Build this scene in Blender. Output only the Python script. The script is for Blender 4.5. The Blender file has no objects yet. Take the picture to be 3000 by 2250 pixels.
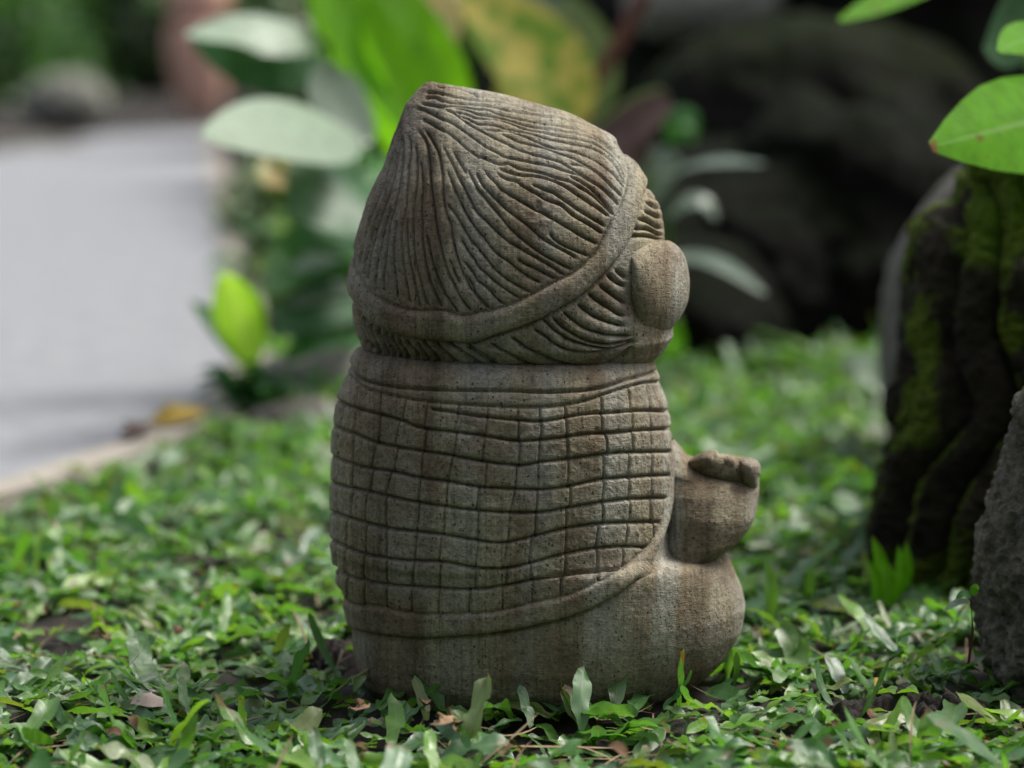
import bpy, math, random
import numpy as np
from mathutils import Vector, Matrix

random.seed(7)
rng = np.random.default_rng(7)
scene = bpy.context.scene
R = math.radians

# ------------------------------------------------------------------ camera, world, sun, exposure
F = 8110.0                      # focal length in photo pixels (3000 wide)
CAMH = 0.49
CAMY = -2.0
PITCH = math.atan(1125.0 / F)
cam_d = bpy.data.cameras.new('camera')
cam_d.sensor_width = 36.0
cam_d.lens = F / 3000.0 * 36.0
cam_d.clip_start = 0.05
cam_d.clip_end = 500.0
cam_d.dof.use_dof = True
cam_d.dof.focus_distance = 1.925
cam_d.dof.aperture_fstop = 3.25
cam = bpy.data.objects.new('camera', cam_d)
scene.collection.objects.link(cam)
cam.location = (0, CAMY, CAMH)
cam.rotation_euler = (math.pi / 2 - PITCH, 0, 0)
scene.camera = cam

world = bpy.data.worlds.new('World')
scene.world = world
world.use_nodes = True
wn = world.node_tree.nodes
wl = world.node_tree.links
wn.clear()
SUN_EL, SUN_AZ = R(57), R(64)     # overcast: very soft light from above, behind and to the right
sky = wn.new('ShaderNodeTexSky')
sky.sky_type = 'NISHITA'
sky.sun_disc = False
sky.sun_elevation = SUN_EL
sky.sun_rotation = SUN_AZ
sky.air_density = 1.0
sky.dust_density = 5.0
sky.ozone_density = 0.8
bg = wn.new('ShaderNodeBackground')
bg.inputs['Strength'].default_value = 0.085
wo = wn.new('ShaderNodeOutputWorld')
hsv = wn.new('ShaderNodeHueSaturation')      # thin cloud greys the blue of the sky
hsv.inputs['Saturation'].default_value = 0.5
wl.new(sky.outputs[0], hsv.inputs['Color'])
wl.new(hsv.outputs[0], bg.inputs[0])
wl.new(bg.outputs[0], wo.inputs[0])

sun_d = bpy.data.lights.new('sun', 'SUN')
sun_d.energy = 1.5
sun_d.angle = R(18)
sun_d.color = (1.0, 0.97, 0.89)
sun = bpy.data.objects.new('sun', sun_d)
scene.collection.objects.link(sun)
sdir = Vector((math.sin(SUN_AZ) * math.cos(SUN_EL), math.cos(SUN_AZ) * math.cos(SUN_EL), math.sin(SUN_EL)))
sun.rotation_euler = sdir.to_track_quat('Z', 'Y').to_euler()

scene.view_settings.view_transform = 'Standard'
scene.view_settings.look = 'None'
scene.view_settings.gamma = 1.0
scene.view_settings.exposure = 1.28
scene.view_settings.use_curve_mapping = False

# ------------------------------------------------------------------ camera maths (used to lay the place out)
CP, SP = math.cos(PITCH), math.sin(PITCH)

def ray(sx, sy):
    u = (sx - 1500.0) / F
    v = (1125.0 - sy) / F
    return u, CP + v * SP, -SP + v * CP

def at(sx, sy, depth):
    """the point seen at photo pixel (sx, sy), `depth` metres ahead of the camera"""
    u, y, z = ray(sx, sy)
    t = depth / y
    return Vector((u * t, CAMY + y * t, CAMH + z * t))

def gnd(sx, sy, z=0.0):
    u, y, dz = ray(sx, sy)
    t = (z - CAMH) / dz
    return Vector((u * t, CAMY + y * t, z))

def project(x, y, z):
    dy, dz = y - CAMY, z - CAMH
    d = dy * CP - dz * SP
    return 1500.0 + F * x / d, 1125.0 - F * (dy * SP + dz * CP) / d

# ------------------------------------------------------------------ numpy noise
def _hash(i, j, k, seed):
    h = (i.astype(np.int64) * 374761393 + j.astype(np.int64) * 668265263 + k.astype(np.int64) * 2147483647 + seed * 974634777) & 0xffffffff
    h = ((h ^ (h >> 13)) * 1274126177) & 0xffffffff
    h = (h ^ (h >> 16)) & 0xffff
    return h / 65535.0 * 2 - 1

def vnoise(x, y, z, s, seed=0):
    x, y, z = x / s, y / s, z / s
    i, j, k = np.floor(x), np.floor(y), np.floor(z)
    fx, fy, fz = x - i, y - j, z - k
    fx, fy, fz = [f * f * (3 - 2 * f) for f in (fx, fy, fz)]
    r = 0
    for a in (0, 1):
        for b in (0, 1):
            for c in (0, 1):
                w = (fx if a else 1 - fx) * (fy if b else 1 - fy) * (fz if c else 1 - fz)
                r = r + w * _hash(i + a, j + b, k + c, seed)
    return r

def fbm(x, y, z, s, octs=4, seed=0, gain=0.5):
    r, a = 0, 1.0
    for o in range(octs):
        r = r + a * vnoise(x, y, z, s, seed + o * 17)
        s *= 0.5
        a *= gain
    return r

# ------------------------------------------------------------------ materials
def new_mat(name):
    m = bpy.data.materials.new(name)
    m.use_nodes = True
    nt = m.node_tree
    b = nt.nodes['Principled BSDF']
    return m, nt, nt.nodes, nt.links, b

def ramp(nodes, stops, interp='LINEAR'):
    r = nodes.new('ShaderNodeValToRGB')
    r.color_ramp.interpolation = interp
    el = r.color_ramp.elements
    while len(el) > 1:
        el.remove(el[-1])
    el[0].position = stops[0][0]
    el[0].color = (*stops[0][1], 1)
    for p, c in stops[1:]:
        e = el.new(p)
        e.color = (*c, 1)
    return r

def g(v):
    return (v, v, v)

def noise_n(nodes, links, scale, detail=4, rough=0.55, vec=None, dist=0.0):
    n = nodes.new('ShaderNodeTexNoise')
    n.inputs['Scale'].default_value = scale
    n.inputs['Detail'].default_value = detail
    n.inputs['Roughness'].default_value = rough
    n.inputs['Distortion'].default_value = dist
    if vec is not None:
        links.new(vec, n.inputs['Vector'])
    return n

def math_n(nodes, links, op, a, b=None, clamp=False):
    n = nodes.new('ShaderNodeMath')
    n.operation = op
    n.use_clamp = clamp
    for i, v in enumerate((a, b)):
        if v is None:
            continue
        if isinstance(v, (int, float)):
            n.inputs[i].default_value = v
        else:
            links.new(v, n.inputs[i])
    return n.outputs[0]

def mix_n(nodes, links, fac, a, b, mode='MIX'):
    n = nodes.new('ShaderNodeMix')
    n.data_type = 'RGBA'
    n.blend_type = mode
    for sock, v in ((n.inputs[0], fac), (n.inputs[6], a), (n.inputs[7], b)):
        if isinstance(v, (int, float)):
            sock.default_value = v
        elif isinstance(v, tuple):
            sock.default_value = (*v, 1)
        else:
            links.new(v, sock)
    return n.outputs[2]

def mapping(nodes, links, src, scale):
    mp = nodes.new('ShaderNodeMapping')
    mp.inputs['Scale'].default_value = scale
    links.new(src, mp.inputs['Vector'])
    return mp.outputs[0]

def stone_material():
    m, nt, N, L, b = new_mat('carved_sandstone')
    geo = N.new('ShaderNodeNewGeometry')
    pos = geo.outputs['Position']
    sep = N.new('ShaderNodeSeparateXYZ')
    L.new(pos, sep.inputs[0])
    # strata: near vertical beds of the block, gently bent
    bend = noise_n(N, L, 5.0, 2, 0.5, pos)
    x = math_n(N, L, 'ADD', sep.outputs[0], math_n(N, L, 'MULTIPLY', math_n(N, L, 'SUBTRACT', bend.outputs[0], 0.5), 0.035))
    x = math_n(N, L, 'ADD', x, math_n(N, L, 'MULTIPLY', sep.outputs[2], -0.035))
    X = lambda sx: min(max(((sx - 1500) / F * 2.0 + 0.2) / 0.42, 0), 1)
    xr = math_n(N, L, 'DIVIDE', math_n(N, L, 'ADD', x, 0.2), 0.42)
    tan, brn, gry, lgt, dbr = (.268, .236, .160), (.200, .162, .104), (.255, .240, .190), (.31, .295, .242), (.130, .101, .064)
    rp = ramp(N, [(X(940), tan), (X(1010), brn), (X(1100), dbr), (X(1170), brn), (X(1230), dbr), (X(1270), tan), (X(1340), gry), (X(1420), tan),
                  (X(1500), brn), (X(1550), gry), (X(1600), tan), (X(1700), brn), (X(1740), lgt), (X(1780), gry), (X(1820), tan),
                  (X(1900), brn), (X(1925), lgt), (X(1975), gry), (X(1985), brn), (X(2060), dbr), (X(2090), tan),
                  (X(2150), brn), (X(2185), lgt), (X(2230), gry)])
    L.new(xr, rp.inputs[0])
    # fine strata lines
    fine = noise_n(N, L, 1.0, 5, 0.6, mapping(N, L, pos, (420, 40, 14)))
    fr = ramp(N, [(.34, g(.6)), (.5, g(1.0)), (.66, g(1.2))])
    L.new(fine.outputs[0], fr.inputs[0])
    c = mix_n(N, L, .75, rp.outputs[0], fr.outputs[0], 'MULTIPLY')
    # blotches of iron brown and of grey
    n1 = noise_n(N, L, 22, 4, 0.6, pos)
    r1 = ramp(N, [(.49, g(0)), (.60, g(1))])
    L.new(n1.outputs[0], r1.inputs[0])
    c = mix_n(N, L, math_n(N, L, 'MULTIPLY', r1.outputs[0], .6), c, (.150, .105, .068))
    n2 = noise_n(N, L, 14, 3, 0.6, mapping(N, L, pos, (1.3, 1, .6)))
    r2 = ramp(N, [(.52, g(0)), (.66, g(1))])
    L.new(n2.outputs[0], r2.inputs[0])
    c = mix_n(N, L, math_n(N, L, 'MULTIPLY', r2.outputs[0], .45), c, (.27, .26, .225))
    # mottled grain
    n3 = noise_n(N, L, 460, 4, 0.75, pos)
    r3 = ramp(N, [(.32, g(.66)), (.5, g(.99)), (.68, g(1.26))])
    L.new(n3.outputs[0], r3.inputs[0])
    c = mix_n(N, L, .9, c, r3.outputs[0], 'MULTIPLY')
    n5 = noise_n(N, L, 190, 4, 0.7, pos)
    r5 = ramp(N, [(.34, g(.62)), (.5, g(1.0)), (.64, g(1.2))])
    L.new(n5.outputs[0], r5.inputs[0])
    c = mix_n(N, L, .8, c, r5.outputs[0], 'MULTIPLY')
    # dark specks (pits): two sizes
    hs = []
    for sc, thr, dens in ((165, .13, .35), (300, .2, .4), (560, .26, .35)):
        v = N.new('ShaderNodeTexVoronoi')
        v.inputs['Scale'].default_value = sc
        L.new(mapping(N, L, pos, (1.15, 1, .75)), v.inputs['Vector'])
        sc_ = N.new('ShaderNodeSeparateColor')
        L.new(v.outputs['Color'], sc_.inputs[0])
        on = math_n(N, L, 'GREATER_THAN', sc_.outputs[0], dens)
        sz = math_n(N, L, 'MULTIPLY', sc_.outputs[1], thr)
        d = math_n(N, L, 'SUBTRACT', math_n(N, L, 'ADD', sz, .06), v.outputs['Distance'])
        hs.append(math_n(N, L, 'MULTIPLY', math_n(N, L, 'MULTIPLY', d, 14, True), on, True))
    pit = math_n(N, L, 'MAXIMUM', math_n(N, L, 'MAXIMUM', hs[0], hs[1]), math_n(N, L, 'MULTIPLY', hs[2], .8))
    c = mix_n(N, L, math_n(N, L, 'MULTIPLY', pit, .75), c, (.03, .019, .012))
    L.new(c, b.inputs['Base Color'])
    b.inputs['Roughness'].default_value = .82
    b.inputs['Specular IOR Level'].default_value = .25
    # relief: grain + chisel drag + pits
    n4 = noise_n(N, L, 1.0, 4, 0.6, mapping(N, L, pos, (120, 200, 900)))
    h = math_n(N, L, 'MULTIPLY', n3.outputs[0], .5)
    h = math_n(N, L, 'ADD', h, math_n(N, L, 'MULTIPLY', n4.outputs[0], .55))
    h = math_n(N, L, 'ADD', h, math_n(N, L, 'MULTIPLY', n5.outputs[0], .7))
    h = math_n(N, L, 'SUBTRACT', h, math_n(N, L, 'MULTIPLY', pit, .9))
    bp = N.new('ShaderNodeBump')
    bp.inputs['Strength'].default_value = .9
    bp.inputs['Distance'].default_value = .0015
    L.new(h, bp.inputs['Height'])
    L.new(bp.outputs[0], b.inputs['Normal'])
    return m

def leaf_material(name, cols, trans=.35, rough=.38, spec=.5, vein=.25, brown=0.0, two=None, blotch=None):
    """waxy leaf: colour differs leaf by leaf (per mesh island); UV.x across the blade, UV.y along it"""
    m, nt, N, L, b = new_mat(name)
    geo = N.new('ShaderNodeNewGeometry')
    rnd = geo.outputs['Random Per Island']
    st = [(i / max(1, len(cols) - 1) * .999, c) for i, c in enumerate(cols)]
    r = ramp(N, st)
    L.new(rnd, r.inputs[0])
    c = r.outputs[0]
    uv = N.new('ShaderNodeUVMap')
    sep = N.new('ShaderNodeSeparateXYZ')
    L.new(uv.outputs[0], sep.inputs[0])
    tc = N.new('ShaderNodeTexCoord')
    nz = noise_n(N, L, 60, 3, .6, tc.outputs['Object'])
    nr = ramp(N, [(.3, g(.75)), (.5, g(1)), (.75, g(1.25))])
    L.new(nz.outputs[0], nr.inputs[0])
    c = mix_n(N, L, .8, c, nr.outputs[0], 'MULTIPLY')
    if two is not None:        # a second colour in the middle of the blade
        ax = math_n(N, L, 'ABSOLUTE', math_n(N, L, 'SUBTRACT', sep.outputs[0], .5))
        mf = ramp(N, [(.1, g(1)), (.3, g(0))])
        L.new(ax, mf.inputs[0])
        c = mix_n(N, L, mf.outputs[0], c, two)
    if blotch is not None:
        nb = noise_n(N, L, 30, 3, .6, tc.outputs['Object'])
        rb = ramp(N, [(.47, g(0)), (.55, g(1))])
        L.new(nb.outputs[0], rb.inputs[0])
        c = mix_n(N, L, rb.outputs[0], c, blotch)
    if vein > 0:
        ax = math_n(N, L, 'ABSOLUTE', math_n(N, L, 'SUBTRACT', sep.outputs[0], .5))
        vr = ramp(N, [(.0, g(1)), (.045, g(0))])
        L.new(ax, vr.inputs[0])
        c = mix_n(N, L, math_n(N, L, 'MULTIPLY', vr.outputs[0], vein), c, (.22, .36, .12))
    if brown > 0:
        bn = noise_n(N, L, 45, 4, .7, tc.outputs['Object'])
        tip = math_n(N, L, 'MULTIPLY', math_n(N, L, 'POWER', sep.outputs[1], 3), .16)
        bs = math_n(N, L, 'ADD', bn.outputs[0], tip)
        br = ramp(N, [(.70 - brown * .1, g(0)), (.76 - brown * .1, g(1))])
        L.new(bs, br.inputs[0])
        c = mix_n(N, L, br.outputs[0], c, (.16, .085, .03))
    L.new(c, b.inputs['Base Color'])
    rn = noise_n(N, L, 90, 3, .6, tc.outputs['Object'])
    rr = ramp(N, [(.3, g(max(rough - .12, .05))), (.7, g(rough + .14))])
    L.new(rn.outputs[0], rr.inputs[0])
    L.new(rr.outputs[0], b.inputs['Roughness'])
    b.inputs['Specular IOR Level'].default_value = spec
    # relief of side veins
    wv = N.new('ShaderNodeTexWave')
    wv.inputs['Scale'].default_value = 3.5
    wv.inputs['Distortion'].default_value = 1.5
    ax2 = math_n(N, L, 'ABSOLUTE', math_n(N, L, 'SUBTRACT', sep.outputs[0], .5))
    cmb = N.new('ShaderNodeCombineXYZ')
    L.new(math_n(N, L, 'SUBTRACT', math_n(N, L, 'MULTIPLY', sep.outputs[1], 2.0), ax2), cmb.inputs[0])
    L.new(cmb.outputs[0], wv.inputs['Vector'])
    bp = N.new('ShaderNodeBump')
    bp.inputs['Strength'].default_value = .25
    bp.inputs['Distance'].default_value = .0008
    L.new(math_n(N, L, 'ADD', wv.outputs['Fac'], nz.outputs[0]), bp.inputs['Height'])
    L.new(bp.outputs[0], b.inputs['Normal'])
    tr = N.new('ShaderNodeBsdfTranslucent')
    tcol = mix_n(N, L, 1.0, c, (1.7, 1.9, .6), 'MULTIPLY')
    L.new(tcol, tr.inputs[0])
    mx = N.new('ShaderNodeMixShader')
    mx.inputs[0].default_value = trans
    L.new(b.outputs[0], mx.inputs[1])
    L.new(tr.outputs[0], mx.inputs[2])
    L.new(mx.outputs[0], N['Material Output'].inputs['Surface'])
    return m

def simple_mat(name, c1, c2, scale, rough=.85, bump=.4, bdist=.002, c3=None, moss=None, spec=.3, detail=6, mscale=18, mthr=(.42, .62)):
    m, nt, N, L, b = new_mat(name)
    tc = N.new('ShaderNodeNewGeometry')
    pos = tc.outputs['Position']
    n = noise_n(N, L, scale, detail, .62, pos)
    st = [(.3, c1), (.66, c2)]
    if c3:
        st.append((.78, c3))
    r = ramp(N, st)
    L.new(n.outputs[0], r.inputs[0])
    c = r.outputs[0]
    h = n.outputs[0]
    n2 = noise_n(N, L, scale * 9, 5, .65, pos)
    h = math_n(N, L, 'ADD', h, math_n(N, L, 'MULTIPLY', n2.outputs[0], .35))
    if moss:
        sp = N.new('ShaderNodeSeparateXYZ')
        L.new(tc.outputs['Normal'], sp.inputs[0])
        mn = noise_n(N, L, mscale, 6, .7, pos)
        f = math_n(N, L, 'ADD', mn.outputs[0], math_n(N, L, 'MULTIPLY', sp.outputs[2], .22))
        mr = ramp(N, [(mthr[0], g(0)), (mthr[1], g(1))])
        L.new(f, mr.inputs[0])
        mg = noise_n(N, L, 300, 3, .7, pos)
        mc = ramp(N, [(.35, tuple(v * .25 for v in moss)), (.65, moss)])
        L.new(mg.outputs[0], mc.inputs[0])
        c = mix_n(N, L, mr.outputs[0], c, mc.outputs[0])
        h = math_n(N, L, 'ADD', h, math_n(N, L, 'MULTIPLY', math_n(N, L, 'MULTIPLY', mg.outputs[0], mr.outputs[0]), 1.2))
    L.new(c, b.inputs['Base Color'])
    b.inputs['Roughness'].default_value = rough
    b.inputs['Specular IOR Level'].default_value = spec
    bp = N.new('ShaderNodeBump')
    bp.inputs['Strength'].default_value = bump
    bp.inputs['Distance'].default_value = bdist
    L.new(h, bp.inputs['Height'])
    L.new(bp.outputs[0], b.inputs['Normal'])
    return m

M = {}
M['stone'] = stone_material()
M['soil'] = simple_mat('damp_soil', (.006, .0045, .0035), (.024, .017, .012), 60, .8, 1.0, .004, c3=(.05, .035, .024), spec=.4)
M['soil_far'] = M['soil']
M['path'] = simple_mat('pale_concrete', (.20, .207, .222), (.27, .275, .29), 22, .9, .3, .001, c3=(.345, .325, .29), spec=.2)
M['kerb'] = simple_mat('pinkish_concrete', (.25, .225, .19), (.33, .30, .26), 14, .9, .4, .002)
M['boulder'] = simple_mat('smooth_grey_boulder', (.085, .072, .064), (.15, .135, .125), 14, .8, .5, .002, c3=(.19, .175, .165), moss=(.05, .07, .02), mthr=(.62, .9))
M['rough_rock'] = simple_mat('rough_grey_rock', (.03, .027, .021), (.21, .19, .155), 75, .85, 1.0, .006, c3=(.21, .20, .18), moss=(.04, .06, .015), mthr=(.64, .85))
def moss_material():
    m, nt, N, L, b = new_mat('mossy_dark_rock')
    pos = N.new('ShaderNodeNewGeometry').outputs['Position']
    n = noise_n(N, L, 34, 6, .65, pos)
    r = ramp(N, [(.3, (.006, .005, .003)), (.6, (.028, .022, .014)), (.75, (.075, .055, .036))])
    L.new(n.outputs[0], r.inputs[0])
    a = N.new('ShaderNodeAttribute'); a.attribute_name = 'moss'
    n2 = noise_n(N, L, 260, 4, .75, pos)
    f = math_n(N, L, 'MULTIPLY', a.outputs['Fac'], math_n(N, L, 'MULTIPLY', n2.outputs[0], 4.5), True)
    mr = ramp(N, [(.25, g(0)), (.6, g(1))])
    L.new(f, mr.inputs[0])
    n3 = noise_n(N, L, 420, 3, .7, pos)
    mc = ramp(N, [(.3, (.018, .03, .004)), (.5, (.07, .105, .008)), (.72, (.18, .25, .02))])
    L.new(n3.outputs[0], mc.inputs[0])
    c = mix_n(N, L, mr.outputs[0], r.outputs[0], mc.outputs[0])
    L.new(c, b.inputs['Base Color'])
    b.inputs['Roughness'].default_value = .9
    b.inputs['Specular IOR Level'].default_value = .2
    h = math_n(N, L, 'ADD', n.outputs[0], math_n(N, L, 'MULTIPLY', n3.outputs[0], .6))
    bp = N.new('ShaderNodeBump')
    bp.inputs['Strength'].default_value = 1.0
    bp.inputs['Distance'].default_value = .006
    L.new(h, bp.inputs['Height'])
    L.new(bp.outputs[0], b.inputs['Normal'])
    return m
M['moss_rock'] = moss_material()
M['moss_plain'] = simple_mat('mossy_dark_rock', (.006, .005, .003), (.032, .024, .014), 30, .9, 1.0, .008, c3=(.08, .055, .035), moss=(.13, .22, .014), mscale=9, mthr=(.50, .66))
M['dark_rock'] = simple_mat('shade_toned_rock', (.0015, .0015, .0012), (.006, .0055, .004), 4, .75, .8, .02, c3=(.016, .015, .013), spec=.08, moss=(.008, .013, .003), mscale=6, mthr=(.5,.7))  # near black: the shade over the rockery is put into the rock colour
M['rockery_grey'] = simple_mat('shade_toned_boulder', (.006, .0055, .0045), (.017, .0155, .013), 3, .8, .5, .01, c3=(.024, .023, .02), spec=.08, moss=(.012, .02, .004), mscale=8, mthr=(.5, .7))  # grey boulder with the rockery shade darkened into its base colour
M['grey_stone'] = simple_mat('weathered_grey_stone', (.10, .10, .085), (.24, .235, .2), 7, .9, .6, .01)
M['terracotta'] = simple_mat('faded_terracotta', (.60, .33, .24), (.72, .44, .34), 9, .8, .3, .003)
M['bark'] = simple_mat('brown_bark', (.05, .028, .018), (.14, .07, .045), 30, .85, .6, .003)
M['stem'] = simple_mat('green_stem', (.05, .12, .02), (.09, .19, .03), 40, .6, .3, .001)
M['redstem'] = simple_mat('reddish_stem', (.10, .035, .025), (.19, .075, .05), 20, .6, .3, .001)
M['mauve'] = simple_mat('mauve_brown_bract', (.10, .055, .05), (.19, .115, .10), 20, .6, .3, .001)
M['dryleaf'] = simple_mat('dry_leaf', (.12, .065, .035), (.30, .20, .12), 90, .8, .6, .001)
M['scrap'] = simple_mat('brown_leaf_scrap', (.06, .03, .015), (.17, .10, .055), 90, .85, .6, .001)
M['runner'] = simple_mat('creeping_stem', (.10, .07, .04), (.26, .2, .11), 50, .7, .3, .001)
M['shell'] = simple_mat('bleached_bark_chip', (.25, .19, .16), (.42, .35, .31), 60, .8, .5, .001)
M['yellowleaf'] = simple_mat('fallen_yellow_leaf', (.22, .11, .02), (.45, .33, .03), 50, .6, .3, .001)
M['lawn_leaf'] = leaf_material('carpet_grass_blade',
    [(.060, .150, .060), (.075, .190, .060), (.100, .235, .045), (.150, .300, .035), (.070, .165, .075), (.110, .255, .045),
     (.055, .135, .065), (.20, .35, .05), (.085, .205, .075), (.060, .16, .055), (.13, .28, .04), (.065, .155, .070), (.17, .21, .05), (.085, .21, .06)],
    trans=.38, rough=.33, spec=.85, vein=.4, brown=.3)
M['hosta_white'] = leaf_material('pale_glaucous_leaf', [(.20, .27, .20), (.24, .31, .23)], .25, .42, .4, .1)
M['hosta_dark'] = leaf_material('dark_green_leaf', [(.022, .075, .028), (.03, .095, .035)], .2, .42, .35, .1)
M['hosta_mid'] = leaf_material('mid_green_leaf', [(.04, .14, .035), (.06, .18, .05)], .3, .45, .3, .1)
M['lime'] = leaf_material('fresh_lime_leaf', [(.13, .31, .018), (.15, .35, .02)], .38, .45, .3, .3)
M['lime_young'] = leaf_material('young_yellow_green_leaf', [(.36, .62, .07), (.40, .66, .09)], .5, .45, .3, .2, two=(.48, .70, .16))
M['croton'] = leaf_material('yellow_variegated_leaf', [(.45, .38, .09), (.52, .42, .12)], .3, .4, .4, .1, blotch=(.16, .26, .03))
M['croton_pink'] = leaf_material('pinkish_variegated_leaf', [(.55, .36, .24), (.5, .38, .2)], .3, .4, .4, .0, blotch=(.35, .33, .16))
M['grey_blade'] = leaf_material('grey_green_strap_leaf', [(.12, .16, .12), (.15, .2, .15)], .2, .3, .6, .0)
M['upper_leaf'] = leaf_material('broad_green_leaf', [(.085, .25, .008), (.10, .28, .01)], .4, .6, .1, .7, brown=.12)
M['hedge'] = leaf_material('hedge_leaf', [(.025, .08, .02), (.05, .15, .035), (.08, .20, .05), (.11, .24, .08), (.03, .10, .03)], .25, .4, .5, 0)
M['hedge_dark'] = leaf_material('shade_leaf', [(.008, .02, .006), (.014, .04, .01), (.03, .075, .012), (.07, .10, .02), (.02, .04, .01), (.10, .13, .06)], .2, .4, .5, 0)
M['hedge_core'] = simple_mat('hedge_inner_twigs', (.004, .006, .003), (.02, .026, .012), 20, .9, .5, .01)
M['border_mix'] = leaf_material('mixed_border_leaf', [(.04, .12, .03), (.08, .19, .05), (.16, .24, .12), (.12, .14, .08), (.06, .16, .04), (.2, .26, .17)], .3, .45, .35, 0)
M['ginger_leaf'] = leaf_material('border_leaf', [(.03, .09, .025), (.06, .16, .04), (.12, .18, .08), (.16, .17, .10), (.05, .12, .03)], .25, .4, .5, 0)

# ------------------------------------------------------------------ object helpers
COL = scene.collection

def tag(o, label=None, cat=None, group=None, kind=None):
    if label: o['label'] = label
    if cat: o['category'] = cat
    if group: o['group'] = group
    if kind: o['kind'] = kind
    return o

def empty(name, loc, label, cat, group=None):
    o = bpy.data.objects.new(name, None)
    o.empty_display_size = .05
    COL.objects.link(o)
    o.location = loc
    tag(o, label, cat, group)
    return o

def link(name, me, mat, parent=None):
    if mat is not None:
        me.materials.append(mat)
    o = bpy.data.objects.new(name, me)
    COL.objects.link(o)
    if parent is not None:
        o.parent = parent
        o.matrix_parent_inverse = Matrix.Translation(-Vector(parent.location))
    return o

def np_mesh(name, V, Q, normals=None, uv=None, smooth=True):
    """V (n,3) floats, Q (m,4) quads"""
    me = bpy.data.meshes.new(name)
    n, q = len(V), len(Q)
    me.vertices.add(n)
    me.vertices.foreach_set('co', np.ascontiguousarray(V, dtype=np.float32).ravel())
    me.loops.add(q * 4)
    me.loops.foreach_set('vertex_index', np.ascontiguousarray(Q, dtype=np.int32).ravel())
    me.polygons.add(q)
    me.polygons.foreach_set('loop_start', np.arange(0, q * 4, 4, dtype=np.int32))
    me.polygons.foreach_set('loop_total', np.full(q, 4, dtype=np.int32))
    me.update(calc_edges=True)
    me.polygons.foreach_set('use_smooth', np.full(q, smooth))
    if uv is not None:
        l = me.uv_layers.new(name='UVMap')
        l.data.foreach_set('uv', np.ascontiguousarray(uv[Q.ravel()], dtype=np.float32).ravel())
    if normals is not None:
        me.normals_split_custom_set_from_vertices(normals.tolist())
    return me

def grid_normals(P, wrap):
    """P (rows, cols, 3) -> unit normals pointing out (cols wrap when closed)"""
    du = np.empty_like(P)
    if wrap:
        du = np.roll(P, -1, 1) - np.roll(P, 1, 1)
    else:
        du[:, 1:-1] = P[:, 2:] - P[:, :-2]
        du[:, 0] = P[:, 1] - P[:, 0]
        du[:, -1] = P[:, -1] - P[:, -2]
    dv = np.empty_like(P)
    dv[1:-1] = P[2:] - P[:-2]
    dv[0] = P[1] - P[0]
    dv[-1] = P[-1] - P[-2]
    n = np.cross(dv, du)
    return n / np.maximum(np.linalg.norm(n, axis=2, keepdims=True), 1e-12)

def grid_quads(nr, nc, wrap):
    i = np.arange(nr - 1)[:, None]
    j = np.arange(nc if wrap else nc - 1)[None, :]
    j2 = (j + 1) % nc
    a = i * nc + j; b_ = i * nc + j2; c = (i + 1) * nc + j2; d = (i + 1) * nc + j
    return np.stack([a, d, c, b_], -1).reshape(-1, 4)

def sub_mesh(name, V, Q, NRM, mask, mat, parent):
    q = Q[mask]
    if len(q) == 0:
        return None
    ids, inv = np.unique(q.ravel(), return_inverse=True)
    me = np_mesh(name, V[ids], inv.reshape(-1, 4), normals=NRM[ids])
    return link(name, me, mat, parent)

# ------------------------------------------------------------------ carved lines traced from the photograph
def catmull(pts, step=4.0):
    p = np.array(pts, float)
    if len(p) < 3:
        n = max(2, int(np.hypot(*(p[-1] - p[0])) / step))
        t = np.linspace(0, 1, n)[:, None]
        return p[0] * (1 - t) + p[-1] * t
    e = np.vstack([2 * p[0] - p[1], p, 2 * p[-1] - p[-2]])
    out = []
    for i in range(1, len(e) - 2):
        a, b_, c, d = e[i - 1], e[i], e[i + 1], e[i + 2]
        n = max(2, int(np.hypot(*(c - b_)) / step))
        for t in np.linspace(0, 1, n, endpoint=False):
            out.append(.5 * ((2 * b_) + (-a + c) * t + (2 * a - 5 * b_ + 4 * c - d) * t * t + (-a + 3 * b_ - 3 * c + d) * t ** 3))
    out.append(e[-2])
    return np.array(out)

X0, Y0, RW, RH = 900, 180, 1420, 1960

def dist_field(lines, rad, taper=True, wig=.25):
    D = np.full((RH, RW), float(rad), np.float32)
    for k, ln in enumerate(lines):
        c = catmull(ln)
        if wig:
            s = np.arange(len(c))
            c = c + wig * np.stack([np.sin(s * .21 + k * 1.7) + .6 * np.sin(s * .53 + k), np.cos(s * .17 + k * 2.3) + .6 * np.sin(s * .47 + k * 3)], 1)
        for i in range(len(c) - 1):
            x1, y1 = c[i]; x2, y2 = c[i + 1]
            xa = int(max(min(x1, x2) - rad - X0, 0)); xb = int(min(max(x1, x2) + rad + 2 - X0, RW))
            ya = int(max(min(y1, y2) - rad - Y0, 0)); yb = int(min(max(y1, y2) + rad + 2 - Y0, RH))
            if xa >= xb or ya >= yb:
                continue
            gx = np.arange(xa, xb)[None, :] + X0
            gy = np.arange(ya, yb)[:, None] + Y0
            dx, dy = x2 - x1, y2 - y1
            l2 = dx * dx + dy * dy + 1e-9
            t = np.clip(((gx - x1) * dx + (gy - y1) * dy) / l2, 0, 1)
            d = np.hypot(gx - x1 - t * dx, gy - y1 - t * dy)
            if taper:
                e = min(i, len(c) - 1 - i) * 4.0
                d = d + max(0, 1 - e / 14.0) * rad * .4
            w = D[ya:yb, xa:xb]
            np.minimum(w, d, out=w)
    return D

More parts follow.
